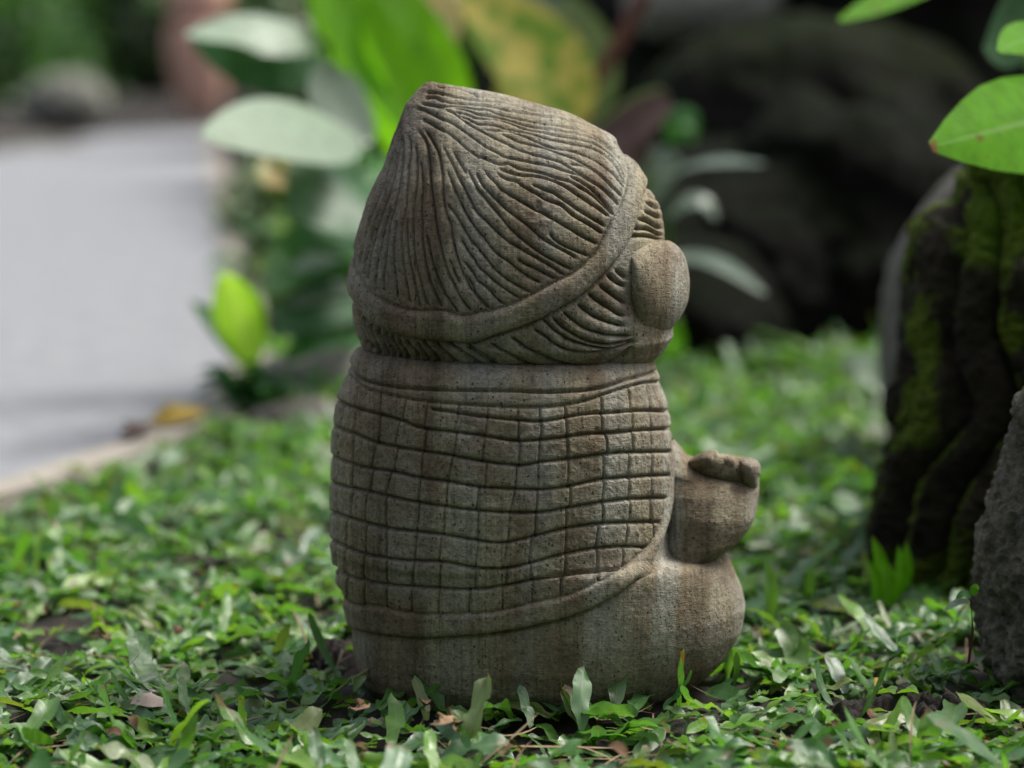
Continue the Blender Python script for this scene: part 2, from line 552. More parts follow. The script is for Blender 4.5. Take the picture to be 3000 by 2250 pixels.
def poly_mask(poly):
    gx = np.arange(RW)[None, :] + X0
    gy = np.arange(RH)[:, None] + Y0
    inside = np.zeros((RH, RW), bool)
    p = list(poly)
    for i in range(len(p)):
        x1, y1 = p[i]; x2, y2 = p[(i + 1) % len(p)]
        if y1 == y2:
            continue
        cond = (gy >= min(y1, y2)) & (gy < max(y1, y2))
        xi = x1 + (gy - y1) * (x2 - x1) / (y2 - y1)
        inside ^= cond & (gx < xi)
    return inside

def samp(A, sx, sy):
    x = np.clip(sx - X0, 0, RW - 1.01); y = np.clip(sy - Y0, 0, RH - 1.01)
    i, j = x.astype(int), y.astype(int)
    fx, fy = x - i, y - j
    return (A[j, i] * (1 - fx) * (1 - fy) + A[j, i + 1] * fx * (1 - fy) + A[j + 1, i] * (1 - fx) * fy + A[j + 1, i + 1] * fx * fy)

def near(A, sx, sy):
    return A[np.clip(np.round(sy - Y0).astype(int), 0, RH - 1), np.clip(np.round(sx - X0).astype(int), 0, RW - 1)]

def fA(p): return [(1000 + x / 3.687, 230 + y / 3.687) for x, y in p]
def fB(p): return [(1400 + x / 3.687, 230 + y / 3.687) for x, y in p]
def fC(p): return [(1000 + x / 3.687, 630 + y / 3.687) for x, y in p]
def fD(p): return [(1400 + x / 3.687, 530 + y / 3.687) for x, y in p]
def fE(p): return [(1600 + x / 3.687, 700 + y / 3.687) for x, y in p]
def fZ1(p): return [(950 + x / 1.8035, 200 + y / 1.8035) for x, y in p]
def fZ2(p): return [(950 + x / 1.508, 1000 + y / 1.508) for x, y in p]
def fZ3(p): return [(1880 + x / 4.1475, 1260 + y / 4.1475) for x, y in p]

HAT = [
 fA([(640,450),(540,700),(440,960),(330,1260),(240,1500),(200,1700),(165,1900)]),
 fA([(650,480),(590,720),(520,900),(440,1150),(350,1400),(270,1620),(215,1850),(180,2050)]),
 fA([(650,560),(620,750),(570,1000),(510,1250),(440,1450),(370,1660),(310,1900),(270,2200)]),
 fA([(600,760),(540,980),(470,1200),(400,1430),(320,1700),(260,1930),(225,2150)]),
 fA([(650,580),(655,750),(650,900),(620,1150),(580,1350),(520,1560),(505,1700),(480,1900),(450,2150),(455,2330)]),
 fA([(540,1350),(480,1560),(430,1760),(385,1980),(360,2200),(365,2320)]),
 fA([(710,600),(740,700),(725,900),(700,1200),(690,1400),(650,1600),(645,1775)]) + fC([(660,500),(700,750),(740,980)]),
 fA([(600,1500),(570,1700),(560,1900),(570,2100),(610,2400)]),
 fA([(790,680),(810,830),(815,1000),(790,1250),(770,1475)]) + fC([(775,300),(810,560),(860,750),(900,900),(950,1010)]),
 fA([(700,1475),(705,1625)]) + fC([(712,350),(730,480),(780,700),(820,880),(850,1020)]),
 fA([(850,860),(865,1000),(875,1150),(860,1400),(868,1600)]) + fC([(870,250),(900,480),(950,700),(1010,850),(1090,1020)]),
 fC([(910,180),(935,300),(980,500),(1040,680),(1100,820),(1170,930),(1280,1080)]),
 fA([(800,540),(870,610),(920,700),(945,860),(955,1000),(965,1150),(985,1300),(1005,1450)]) + fC([(1020,100),(1060,300),(1110,500),(1160,640),(1220,760),(1290,900),(1420,1060)]),
 fC([(1160,450),(1200,560),(1240,660),(1290,760)]),
 fA([(880,540),(940,600),(985,680),(1030,760),(1065,870),(1085,1000),(1090,1150),(1100,1290),(1130,1450)]) + fC([(1180,100),(1200,250),(1250,450),(1300,600),(1350,700),(1400,800),(1480,880),(1560,970),(1620,1040)]),
 fA([(1095,710),(1140,820),(1200,920),(1260,1050),(1300,1130),(1360,1250),(1440,1400)]) + fD([(0,340),(100,440),(230,570),(330,650),(430,710),(600,810),(720,880),(850,960),(950,1030)]),
 fA([(1190,760),(1260,880),(1310,960),(1360,1040)]),
 fA([(1130,980),(1180,1080),(1220,1200),(1290,1340),(1360,1475),(1440,1600)]) + fD([(0,540),(80,630),(150,720),(230,800),(330,870),(440,960),(560,1040),(700,1110)]),
 fD([(400,830),(520,900),(650,960),(780,1030),(860,1070)]),
 fA([(1120,1330),(1180,1400),(1240,1475),(1320,1615),(1400,1750)]) + fD([(0,720),(100,850),(200,970),(330,1070),(450,1140),(600,1220)]),
 fA([(1270,1705),(1330,1795),(1380,1880),(1440,1955)]) + fD([(0,920),(100,1010),(200,1100),(330,1190),(480,1290)]),
 fA([(1300,1955),(1360,2015),(1440,2125)]) + fD([(0,1080),(120,1170),(200,1270),(320,1360)]),
 fA([(1320,2095),(1400,2205)]) + fD([(0,1260),(80,1340),(150,1410)]),
 fA([(1350,970),(1420,1090)]) + fD([(0,90),(60,160),(150,270),(260,400),(350,510),(470,620),(600,720),(750,820),(900,900),(1050,970)]),
 fA([(1440,990),(1480,1060)]) + fD([(50,40),(110,110),(220,220),(330,320),(450,410),(560,500),(700,620),(850,710),(1000,790),(1080,850)]),
 fA([(1530,980),(1600,1060)]) + fD([(190,20),(250,90),(400,180),(500,240),(620,310),(700,345),(850,430),(1000,520),(1150,610),(1320,690)]),
 fD([(770,520),(800,600),(900,680),(1050,750),(1220,820)]),
 fB([(180,1000),(300,1080),(420,1110),(480,1160)]) + fD([(560,100),(640,140),(740,200),(900,260),(1030,370),(1200,470),(1370,580)]),
 fB([(560,1130),(700,1190),(830,1240),(950,1320),(1080,1410),(1220,1500),(1400,1610)]),
 # right sweep
 fA([(780,330),(860,330),(960,370),(1060,420),(1200,490),(1350,590),(1450,660),(1560,740)]) + fB([(184,790),(300,850),(450,880),(600,910),(800,950),(950,1000),(1080,1030),(1200,1090),(1350,1180),(1450,1270),(1540,1380)]),
 fA([(840,430),(940,470),(1040,530),(1150,590),(1240,660),(1330,740),(1450,830)]) + fB([(60,860),(150,900),(250,930),(330,920),(450,975),(650,1010),(850,1070),(1000,1110),(1100,1170),(1250,1260),(1370,1370),(1470,1480)]),
 fB([(200,960),(330,1010),(470,1045),(600,1050),(750,1080),(880,1130),(1000,1200),(1150,1300),(1300,1400),(1430,1500)]),
 fB([(960,1030),(1100,1100),(1230,1190),(1330,1290),(1420,1400),(1480,1490)]),
 fA([(1090,320),(1200,370),(1300,440),(1400,510)]) + fB([(45,570),(150,630),(300,700),(420,760),(560,810),(700,850),(850,890),(960,940),(1080,1010),(1200,1080),(1330,1170),(1430,1260),(1530,1360)]),
 fB([(220,580),(330,630),(440,680),(600,720),(750,760),(900,820),(1000,850),(1150,920),(1300,1010),(1400,1100),(1500,1210),(1590,1280)]),
 fB([(960,920),(1080,930),(1200,960),(1320,1040),(1420,1130),(1500,1220)]),
 fB([(40,550),(180,560),(350,570),(500,620),(650,690),(800,750),(1000,780),(1150,830),(1300,900),(1450,1010),(1550,1120),(1610,1200)]),
 fA([(1240,400),(1350,430),(1475,490)]) + fB([(150,500),(300,540),(450,570),(600,600),(750,650),(900,680),(1080,720),(1250,760),(1400,850),(1500,950),(1610,1160)]),
 fA([(1200,360),(1350,390),(1475,430)]) + fB([(200,440),(350,480),(500,540),(700,580),(900,620),(1100,660),(1270,710),(1400,790),(1520,910),(1620,1100)]),
 fA([(1180,310),(1350,340),(1475,385)]) + fB([(150,410),(300,440),(500,500),(700,540),(900,560),(1100,600),(1250,640),(1400,740),(1540,880),(1630,1040)]),
 fA([(830,260),(950,280),(1070,300),(1250,300),(1475,330)]) + fB([(120,340),(250,390),(400,430),(600,470),(800,500),(1000,530),(1150,570),(1300,640),(1450,770),(1620,980)]),
 fA([(860,215),(1000,200),(1100,240),(1240,270),(1475,285)]) + fB([(200,310),(350,350),(500,370),(700,400),(900,430),(1080,470),(1230,530),(1350,600),(1500,720),(1600,860)]),
 fA([(880,150),(1050,150),(1200,190),(1475,235)]) + fB([(250,250),(400,280),(550,330),(750,360),(950,390),(1100,440),(1250,520),(1400,620),(1560,770)]),
 fA([(1000,75),(1200,90),(1400,150)]) + fB([(0,190),(200,200),(350,240),(600,270),(800,320),(950,360),(1100,425),(1250,500)]),
]
BAND_UP = (fC([(100,380),(120,470),(140,590),(200,700),(300,840),(420,910),(600,1000),(800,1040),(1100,1045),(1320,1100),(1500,1060)])
           + fD([(150,1410),(350,1350),(600,1230),(850,1090),(1050,990),(1250,810),(1370,600),(1450,430),(1540,280)])
           + fB([(1610,1180),(1635,1000),(1580,790),(1540,700)]))
BAND_LO = (fC([(60,830),(95,880),(200,1040),(350,1170),(560,1270),(750,1320),(1000,1350),(1250,1370),(1450,1370)])
           + fD([(184,1665),(300,1630),(600,1520),(850,1390),(1100,1240),(1300,1060),(1480,860),(1620,680)])
           + fZ1([(1640,840),(1680,700),(1712,600),(1730,500)]))
HAIR = [
 fE([(740,310),(830,390),(880,440)]), fE([(650,370),(760,460),(880,525)]), fE([(570,480),(680,570),(790,650),(885,715)]),
 fE([(450,580),(560,670),(680,740),(800,810),(880,835)]), fE([(330,690),(430,770),(540,840),(700,900),(870,945)]),
 fE([(170,780),(280,860),(400,950),(560,1020),(720,1050),(940,1055)]),
 fE([(60,840),(180,950),(320,1050),(480,1120),(680,1150),(840,1130),(970,1095)]),
 fE([(-60,860),(0,900),(120,1010),(250,1100),(400,1150),(560,1185),(700,1200),(850,1170),(980,1110)]),
 fE([(-150,960),(0,1070),(120,1160),(280,1230),(470,1250),(680,1225),(850,1160)]),
 fZ1([(980,1420),(1080,1490),(1200,1550),(1330,1590),(1440,1590),(1560,1540),(1640,1470)]),
 fZ1([(870,1455),(960,1510),(1090,1580),(1230,1615),(1330,1600)]),
 fZ1([(730,1470),(850,1550),(960,1600),(1100,1640)]),
 fC([(110,920),(110,1100),(140,1260),(200,1400)]), fC([(150,990),(170,1150),(220,1320),(280,1450)]),
 fC([(210,1080),(220,1200),(280,1360),(350,1490)]), fC([(300,1150),(300,1260),(360,1400),(430,1540)]),
 fC([(380,1200),(390,1300),(450,1420),(520,1560)]), fC([(450,1240),(480,1350),(530,1450),(600,1570)]),
 fC([(520,1280),(550,1380),(600,1470),(660,1590)]), fC([(590,1310),(620,1400),(680,1490),(740,1600)]),
 fC([(680,1330),(720,1420),(800,1500),(850,1600)]), fC([(790,1350),(840,1450),(900,1530),(970,1610)]),
 fC([(850,1340),(920,1440),(1000,1530),(1080,1620)]), fC([(980,1360),(1080,1470),(1180,1560),(1280,1640)]),
 fC([(1110,1360),(1220,1440),(1350,1530),(1480,1620),(1600,1680)]),
 fC([(1330,1390),(1450,1480),(1580,1560),(1700,1620)]),
 fZ1([(1712,590),(1740,620),(1775,655)]), fZ1([(1706,640),(1735,670),(1785,705)]), fZ1([(1700,690),(1735,715),(1795,750)]),
 fZ1([(1690,745),(1735,765),(1795,800)]), fZ1([(1660,790),(1720,810),(1800,855)]), fZ1([(1640,850),(1720,850),(1800,890)]),
 fZ1([(1610,890),(1700,885),(1800,905)]),
]
COLLAR1 = fZ2([(100,80),(118,115),(160,165),(300,200),(500,215),(800,220),(1000,225),(1200,210),(1350,165),(1490,125)])
ROW0 = fZ2([(90,120),(112,150),(200,215),(400,260),(600,280),(850,293),(1000,290),(1150,265),(1300,215),(1400,188),(1500,180)])
ROWA = fZ2([(480,300),(610,320),(700,332),(900,352),(1000,348),(1150,322),(1300,314),(1400,305),(1540,310)])
ROWS = [
 fZ2([(30,240),(70,268),(130,290),(200,310),(330,345),(430,382),(560,398),(720,420),(860,440),(1000,430),(1150,410),(1250,405),(1380,395),(1560,384)]),
 fZ2([(20,360),(50,378),(150,415),(250,452),(430,485),(550,502),(700,530),(860,548),(950,535),(1080,520),(1230,498),(1350,490),(1560,487)]),
 fZ2([(10,490),(40,508),(150,550),(300,575),(430,603),(550,620),(700,645),(850,652),(960,655),(1080,640),(1230,610),(1350,600),(1560,589)]),
 fZ2([(10,615),(40,628),(130,648),(280,682),(420,712),(540,730),(700,750),(830,757),(960,755),(1080,735),(1230,710),(1350,697),(1560,689)]),
 fZ2([(10,745),(40,757),(150,792),(280,825),(400,840),(530,855),(680,880),(800,890),(930,860),(1080,825),(1220,805),(1340,800),(1560,798)]),
 fZ2([(10,870),(40,882),(150,930),(280,960),(400,970),(530,975),(680,1000),(800,1003),(930,975),(1060,940),(1200,915),(1330,905),(1460,915)]),
 fZ2([(10,975),(45,1000),(100,1035),(250,1070),(400,1085),(650,1097),(800,1080),(920,1055),(1060,1030),(1200,1015),(1310,1008)]),
]
HEM_IN = fZ2([(30,980),(60,1050),(105,1150),(250,1175),(450,1205),(700,1200),(900,1160),(1100,1110),(1280,1020),(1400,935),(1470,850),(1500,760),(1515,700),(1530,600),(1537,430),(1535,380)])
HEM_OUT = fZ2([(60,1120),(90,1210),(120,1262),(200,1285),(400,1307),(700,1292),(950,1250),(1150,1190),(1300,1110),(1400,1030),(1450,970),(1483,900),(1510,830),(1535,740),(1548,640),(1556,540),(1560,440),(1562,380)])
COLS = [fZ2(c) for c in (
 [(110,120),(85,300),(70,400),(60,600),(55,800),(62,1150)],
 [(165,150),(140,300),(130,420),(120,600),(105,760),(95,1150)],
 [(255,200),(245,400),(215,540),(190,700),(180,850),(175,1000),(180,1200)],
 [(372,200),(350,320),(320,480),(300,620),(280,700),(275,850),(275,1000),(280,1200)],
 [(475,230),(452,400),(435,500),(430,640),(415,740),(405,850),(395,1000),(395,1220)],
 [(605,250),(575,400),(565,500),(545,600),(535,720),(530,850),(520,960),(510,1090),(505,1220)],
 [(735,280),(720,430),(710,530),(700,640),(685,750),(680,880),(665,1000),(655,1220)],
 [(870,290),(860,440),(855,540),(850,650),(825,760),(820,880),(805,1000),(795,1220)],
 [(955,290),(948,440),(945,540),(945,650),(935,760),(930,870),(920,970),(915,1180)],
 [(1072,280),(1078,430),(1080,540),(1078,640),(1075,740),(1070,840),(1065,940),(1060,1150)],
 [(1222,240),(1225,400),(1235,500),(1230,610),(1220,710),(1220,810),(1205,920),(1200,1100)],
 [(1338,200),(1350,310),(1355,400),(1355,490),(1350,600),(1345,700),(1340,800),(1325,910),(1320,1040)],
 [(1425,180),(1445,310),(1450,390),(1455,490),(1450,590),(1445,690),(1440,800),(1435,960)])]

def fy(line, x):      # y of a roughly horizontal traced line at x
    p = np.array(line)
    return np.interp(x, p[:, 0], p[:, 1])

def fx(line, y):
    p = np.array(line)
    return np.interp(y, p[:, 1], p[:, 0])

HROWS = [ROW0, ROWA] + ROWS
jit = rng.normal(0, 5.0, (len(HROWS) + 1, len(COLS)))

def row_index(sx, sy):
    r = np.zeros(sx.shape, int)
    for k, ln in enumerate(HROWS):
        y = fy(ln, sx)
        if k == 1:
            y = np.where(sx < 1350, fy(ROW0, sx), y)
        r += (sy > y).astype(int)
    return r            # 0 = collar, 1.. = rows

def col_index(sx, sy, r):
    c = np.zeros(sx.shape, int)
    for k, ln in enumerate(COLS):
        c += (sx > fx(ln, sy) + jit[r, k]).astype(int)
    return c

JOINTS = []
for k, ln in enumerate(COLS):
    for r in range(1, len(HROWS) + 1):
        ys = np.arange(1080, 1830, 4.0)
        xs = fx(ln, ys) + jit[r, k]
        rr = row_index(xs, ys)
        sel = rr == r
        if sel.sum() >= 3:
            JOINTS.append([(xs[i], ys[i]) for i in np.where(sel)[0][::2]] + [(xs[sel][-1], ys[sel][-1] + 3)])

D_hat = dist_field(HAT, 26)
D_hair = dist_field(HAIR, 24)
D_bandu = dist_field([BAND_UP], 44, False)
D_bandl = dist_field([BAND_LO], 44, False)
D_coll = dist_field([COLLAR1, ROW0], 26, False)
D_rows = dist_field([ROWA] + ROWS, 20, False)
D_join = dist_field(JOINTS, 12, False, .5)
D_hemi = dist_field([HEM_IN], 30, False)
D_hemo = dist_field([HEM_OUT], 30, False)
M_hat = poly_mask([tuple(p) for p in catmull(BAND_UP)] + [(1700, 150), (900, 150), (900, 700)])
M_band = poly_mask([tuple(p) for p in catmull(BAND_UP)] + [tuple(p) for p in catmull(BAND_LO)][::-1])
M_shawl = poly_mask([tuple(p) for p in catmull(HEM_OUT)] + [(2100, 1300), (2100, 900), (850, 900), (850, 1400)])
M_field = poly_mask([tuple(p) for p in catmull(HEM_IN)] + [(2080, 1240), (2080, 900), (850, 900), (850, 1400)])

def crease(d, w, depth):       # sharp V cut with rounded shoulders
    return -depth * (1 - np.clip(d / w, 0, 1)) ** 2

# ------------------------------------------------------------------ statue
PX = 2.0 / F                   # one photo pixel at the statue, in metres
statue = empty('stone_statue', (0, 0, 0), 'carved brown grey stone figure in ridged hat and squared shawl, sitting on the lawn', 'statue')

def stack(sy, left, right, dep, yc, nf, nb, expo=2.1):
    """closed body from the traced left and right outline and a depth per height"""
    L_, R_, D_ = np.array(left, float), np.array(right, float), np.array(dep, float)
    xl = np.interp(sy, L_[:, 1], L_[:, 0]); xr = np.interp(sy, R_[:, 1], R_[:, 0])
    b_ = np.interp(sy, D_[:, 0], D_[:, 1]) * PX
    k = np.array([1, 4, 6, 4, 1.]) / 16
    for _ in range(3):
        for a in (xl, xr, b_):
            a[2:-2] = np.convolve(a, k, 'valid')
    pl = np.array([at(x, y, yc - CAMY) for x, y in zip(xl, sy)])
    pr = np.array([at(x, y, yc - CAMY) for x, y in zip(xr, sy)])
    cx, a_, z = (pl[:, 0] + pr[:, 0]) / 2, (pr[:, 0] - pl[:, 0]) / 2, (pl[:, 2] + pr[:, 2]) / 2
    th = np.concatenate([np.linspace(math.pi, 2 * math.pi, nf, endpoint=False), np.linspace(0, math.pi, nb, endpoint=False)])
    c, s = np.cos(th), np.sin(th)
    c = np.sign(c) * np.abs(c) ** (2 / expo); s = np.sign(s) * np.abs(s) ** (2 / expo)
    P = np.empty((len(sy), len(th), 3))
    P[..., 0] = cx[:, None] + a_[:, None] * c
    P[..., 1] = yc + b_[:, None] * s
    P[..., 2] = z[:, None]
    return P

def front_px(P, yc):
    y = yc - np.abs(P[..., 1] - yc)       # the far side is carved like the near side
    return project(P[..., 0], y, P[..., 2])

HEAD_L = [(1257,238),(1240,245),(1222,262.5),(1190,303),(1173.6,344),(1152,393),(1141,425),(1127.5,468.7),(1119,490),(1095,536.5),(1073,588),(1054,653),(1046,680),(1035,719.5),(1031,774),(1029,820),(1029,866),(1025,888),(1028,936.5),(1039,980),(1061,1018),(1110,1050),(1200,1075)]
HEAD_R = [(1262,238),(1310,247),(1400,262.5),(1492,280),(1590,307),(1655,323.6),(1698,342.6),(1747,371),(1788,390),(1806,406),(1820,437),(1853,480),(1880,520),(1908,555),(1926,577),(1940,610),(1948,671),(1950,705),(1952,860),(1972,930),(1976,982),(1945,1031),(1906,1066),(1850,1082)]
HEAD_D = [(238,10),(250,34),(270,68),(300,118),(340,170),(380,217),(430,266),(520,330),(620,368),(720,392),(820,405),(930,402),(990,385),(1025,350),(1050,300),(1080,200)]
sy = np.arange(238.5, 1078, 2.3)
P = stack(sy, HEAD_L, HEAD_R, HEAD_D, 0.0, 580, 60)
NB = grid_normals(P, True)
px, py = front_px(P, 0.0)
nx, ny, nz = P[..., 0], P[..., 1], P[..., 2]
hat = near(M_hat, px, py); band = near(M_band, px, py)
face = np.clip(np.abs(NB[..., 1]) * 2.2, .25, 1)
du, dl = samp(D_bandu, px, py), samp(D_bandl, px, py)
dh = samp(D_hat, px, py)
H_hat = (crease(dh, 7, 10.5) + crease(dh, 16, 5)) * face * np.clip(du / 14, .35, 1) - 7.5 * np.exp(-(du / 9) ** 2)
spread = np.clip((py - 380) / 200, .45, 1)
H_hat = H_hat * np.where(px > 1300, spread, .75 + .25 * np.clip((px - 1100) / 200, 0, 1))
dd = np.minimum(du, dl)
H_band = 17 * np.sqrt(np.clip(1 - (1 - np.clip(dd / 24, 0, 1)) ** 2, 0, 1)) - 5
dr = samp(D_hair, px, py)

H_hair = (crease(dr, 8.5, 14) + crease(dr, 20, 8)) * np.clip(face * 1.3, 0, 1) - 12 * np.exp(-(dl / 10) ** 2) - 3
Hh = np.where(hat, H_hat, np.where(band, H_band, H_hair))
Hh += 1.1 * fbm(nx, ny, nz, .018, 4, 3) + .8 * vnoise(nx, ny, nz, .0025, 5)
# chipped knot hole on the hat
pit = np.exp(-(((px - 1576) / 10) ** 2 + ((py - 603) / 13) ** 2)) + .7 * np.exp(-(((px - 1592) / 9) ** 2 + ((py - 567) / 9) ** 2))
Hh -= 9 * pit * (1 + .5 * vnoise(nx, ny, nz, .002, 9)) * (ny < 0)
P2 = P + NB * (Hh * PX)[..., None]
N2 = grid_normals(P2, True)
nr, nc = P.shape[:2]
Q = grid_quads(nr, nc, True)
V, NV = P2.reshape(-1, 3), N2.reshape(-1, 3)
reg = np.where(hat, 0, np.where(band, 1, 2)).reshape(-1)
fr = reg[Q[:, 0]]
for i, nm in enumerate(('hat', 'hat_band', 'hair')):
    sub_mesh(nm, V, Q, NV, fr == i, M['stone'], statue)

# body: shawl, collar, hem and lower robe are one carved surface, split where the carving splits it
BODY_L = [(1180,1010),(1100,1016),(1062,1021),(1042,1031),(1030,1053),(1027,1075),(1021,1099.5),(1012,1120),(999,1139),(992,1166),(984,1205),(981,1245),(977,1272),(974.5,1325),(973,1398),(971,1464),(973,1583),(978,1636),(988,1690),(1008,1736),(1024,1796),(1026,1849),(1036,1928),(1052,1981),(1075,2012),(1100,2040)]
BODY_R = [(1860,1010),(1895,1040),(1912,1062),(1924,1086),(1931,1122),(1946,1159),(1959,1212),(1968,1278),(1972,1330),(1974,1400),(1976,1460),(1980,1560),(1990,1588),(2100,1600),(2125,1615),(2146,1643),(2175,1716),(2185,1762),(2175,1829),(2138,1902),(2078,1961),(2026,2001),(1980,2040)]
BODY_D = [(1010,280),(1030,345),(1053,385),(1100,412),(1166,435),(1250,450),(1400,465),(1600,475),(1800,470),(1880,458),(1940,436),(1980,402),(2005,365),(2040,300)]
sy = np.arange(1011, 2040, 2.5)
P = stack(sy, BODY_L, BODY_R, BODY_D, 0.0, 600, 70, 2.25)
NB = grid_normals(P, True)
px, py = front_px(P, 0.0)
nx, ny, nz = P[..., 0], P[..., 1], P[..., 2]
shawl = near(M_shawl, px, py); field = near(M_field, px, py)
face = np.clip(np.abs(NB[..., 1]) * 2.2, .3, 1)
dco, dro, djo, dhi, dho = [samp(a, px, py) for a in (D_coll, D_rows, D_join, D_hemi, D_hemo)]
r = row_index(px, py); c = col_index(px, py, r)
cell = r * 32 + c
ch = rng.normal(0, 1.3, 32 * 16)[cell]                       # every square stands a little differently
ct = rng.normal(0, .05, 32 * 16)[cell]
H_sq = 8 + ch + crease(dro, 8.5, 15) + crease(dro, 17, 6) + crease(djo, 6.5, 11) * np.clip(face * 1.6, 0, 1) + 1.9 * fbm(nx, ny, nz, .007, 4, 31, .6) 
H_col = 9 + crease(dco, 9, 13) + crease(dco, 18, 7)
H_hem = 4 + 11 * np.sqrt(np.clip(1 - (1 - np.clip(np.minimum(dhi, dho) / 17, 0, 1)) ** 2, 0, 1)) - 5 * np.exp(-(dhi / 6) ** 2)
H_low = -7 * np.exp(-(dho / 10) ** 2) - 3 * np.exp(-(dho / 28) ** 2)
Hb = np.where(~shawl, H_low, np.where(~field, H_hem, np.where(r == 0, H_col, np.minimum(H_sq, 9 + crease(dco, 13, 11)))))
Hb = np.where(field & (dhi < 10), Hb - 5 * (1 - dhi / 10), Hb)
Hb += 1.8 * fbm(nx, ny, nz, .03, 4, 3) + .7 * vnoise(nx, ny, nz, .0025, 5)
# knot hole on the shawl
Hb -= 7 * np.exp(-(((px - 1747) / 9) ** 2 + ((py - 1262) / 8) ** 2)) * (ny < 0)
P2 = P + NB * ((Hb - 4) * PX)[..., None]
N2 = grid_normals(P2, True)
nr, nc = P.shape[:2]
Q = grid_quads(nr, nc, True)
V, NV = P2.reshape(-1, 3), N2.reshape(-1, 3)
front = (np.arange(nc)[None, :] < 600) & np.ones((nr, 1), bool)
reg = np.where(~shawl, 0, np.where(~field, 1, np.where(r == 0, 2, np.where(front, 100 + cell, 3)))).reshape(-1)
fr = reg[Q[:, 0]]
sub_mesh('lower_robe', V, Q, NV, fr == 0, M['stone'], statue)
sub_mesh('shawl_hem', V, Q, NV, fr == 1, M['stone'], statue)
sub_mesh('shawl_collar', V, Q, NV, fr == 2, M['stone'], statue)
shawl_o = sub_mesh('shawl', V, Q, NV, fr == 3, M['stone'], statue)
for cid in np.unique(fr[fr >= 100]):
    sub_mesh('carved_square', V, Q, NV, fr == cid, M['stone'], shawl_o)

# ear / cheek bun, arm, hand
def pillow(name, outline, cxy, yc, tilt, thick, parent, n=90, m=40, p=2.2, amp=1.2, back=None):
    o = catmull(list(outline) + [outline[0]], 3)[:-1]
    ang = np.unwrap(np.arctan2(o[:, 1] - cxy[1], o[:, 0] - cxy[0]))
    rad = np.hypot(o[:, 0] - cxy[0], o[:, 1] - cxy[1])
    if ang[-1] < ang[0]:
        ang, rad = ang[::-1], rad[::-1]
    th = np.linspace(ang[0], ang[0] + 2 * math.pi, n, endpoint=False)
    rr = np.interp(th, np.append(ang, ang[0] + 2 * math.pi), np.append(rad, rad[0]))
    kk = np.hanning(n // 2 * 2 // 2 + 1); kk /= kk.sum()
    rs = np.convolve(np.concatenate([rr, rr, rr]), kk, 'same')[n:2 * n]
    k = np.linspace(-1, 1, 2 * m + 1)          # -1 front pole .. 0 rim .. 1 back pole
    s = np.sin((1 - np.abs(k)) * math.pi / 2)
    w = np.sign(k) * (1 - s ** p) ** (1 / p)
    P = np.empty((len(k), n, 3))
    for i in range(len(k)):
        re_ = s[i] * (rs * (1 - s[i] ** 3) + rr * s[i] ** 3)
        X_ = cxy[0] + re_ * np.cos(th); Y_ = cxy[1] + re_ * np.sin(th)
        t = thick if w[i] < 0 or back is None else back
        for j in range(n):
            yy_ = yc + tilt * (X_[j] - cxy[0]) * PX + w[i] * t
            P[i, j] = at(X_[j], Y_[j], yy_ - CAMY)
    Nn = grid_normals(P, True)
    c = P.mean((0, 1))
    if ((P - c) * Nn).sum() < 0:
        Nn = -Nn
    h = amp * fbm(P[..., 0], P[..., 1], P[..., 2], .02, 4, 8) * PX
    P = P + Nn * h[..., None]
    me = np_mesh(name, P.reshape(-1, 3), grid_quads(len(k), n, True), uv=None)
    return link(name, me, M['stone'], parent)

EAR = fE([(868,120),(930,70),(1010,42),(1120,22),(1250,10),(1340,22),(1420,75),(1480,150),(1520,260),(1545,400),(1550,520),(1535,660),(1500,760),(1440,870),(1370,950),(1270,1005),(1170,1040),(1060,1062),(990,1050),(955,960),(925,840),(900,700),(888,520),(880,350),(868,220)])
ear = pillow('ear', EAR, (1926, 862), -0.033, .95, .031, statue, n=150, m=60, p=2.0)

SLEEVE = fZ3([(260,500),(330,250),(395,120),(450,180),(520,270),(580,345),(640,395),(760,420),(900,450),(1080,500),(1200,500),(1300,470),(1400,480),(1425,540),(1412,640),(1405,800),(1375,970),(1330,1070),(1200,1230),(1080,1318),(960,1384),(900,1470),(700,1530),(450,1560),(200,1570),(150,1400),(170,900)])
SL_L = [(1965,1286),(1935,1300),(1915,1340),(1905,1400),(1900,1600),(1900,1640)]
SL_R = [(1972,1286),(1980,1293),(1990,1305),(2005,1325),(2016,1341),(2030,1350),(2062,1358),(2097,1366),(2140,1374),(2190,1379),(2214,1385),(2221,1396),(2220,1420),(2218,1453),(2212,1494),(2200,1518),(2170,1556),(2142,1578),(2111,1595),(2060,1612),(2000,1640)]
SL_D = [(1286,20),(1300,80),(1345,140),(1365,176),(1385,205),(1420,245),(1480,280),(1560,292),(1600,286),(1625,262),(1640,170)]
ys_ = np.arange(1286.5, 1640, 2.2)
Ps = stack(ys_, SL_L, SL_R, SL_D, 0.012, 260, 60, 2.25)
Ns = grid_normals(Ps, True)
hs_ = 1.8 * fbm(Ps[..., 0], Ps[..., 1], Ps[..., 2], .022, 4, 71) + .7 * vnoise(Ps[..., 0], Ps[..., 1], Ps[..., 2], .003, 72)
Ps = Ps + Ns * (hs_ * PX)[..., None]
link('sleeve', np_mesh('sleeve', Ps.reshape(-1, 3), grid_quads(Ps.shape[0], Ps.shape[1], True)), M['stone'], statue)
hand = pillow('hand', fZ3([(560,385),(610,345),(680,298),(770,260),(870,243),(917,258),(940,286),(1010,285),(1080,296),(1180,314),(1260,328),(1390,365),(1422,400),(1440,450),(1436,540),(1410,580),(1395,700),(1250,720),(1100,670),(900,630),(700,580),(590,490)]), (2118, 1378), .002, 0, .0365, statue, n=180, m=40, p=2.8)
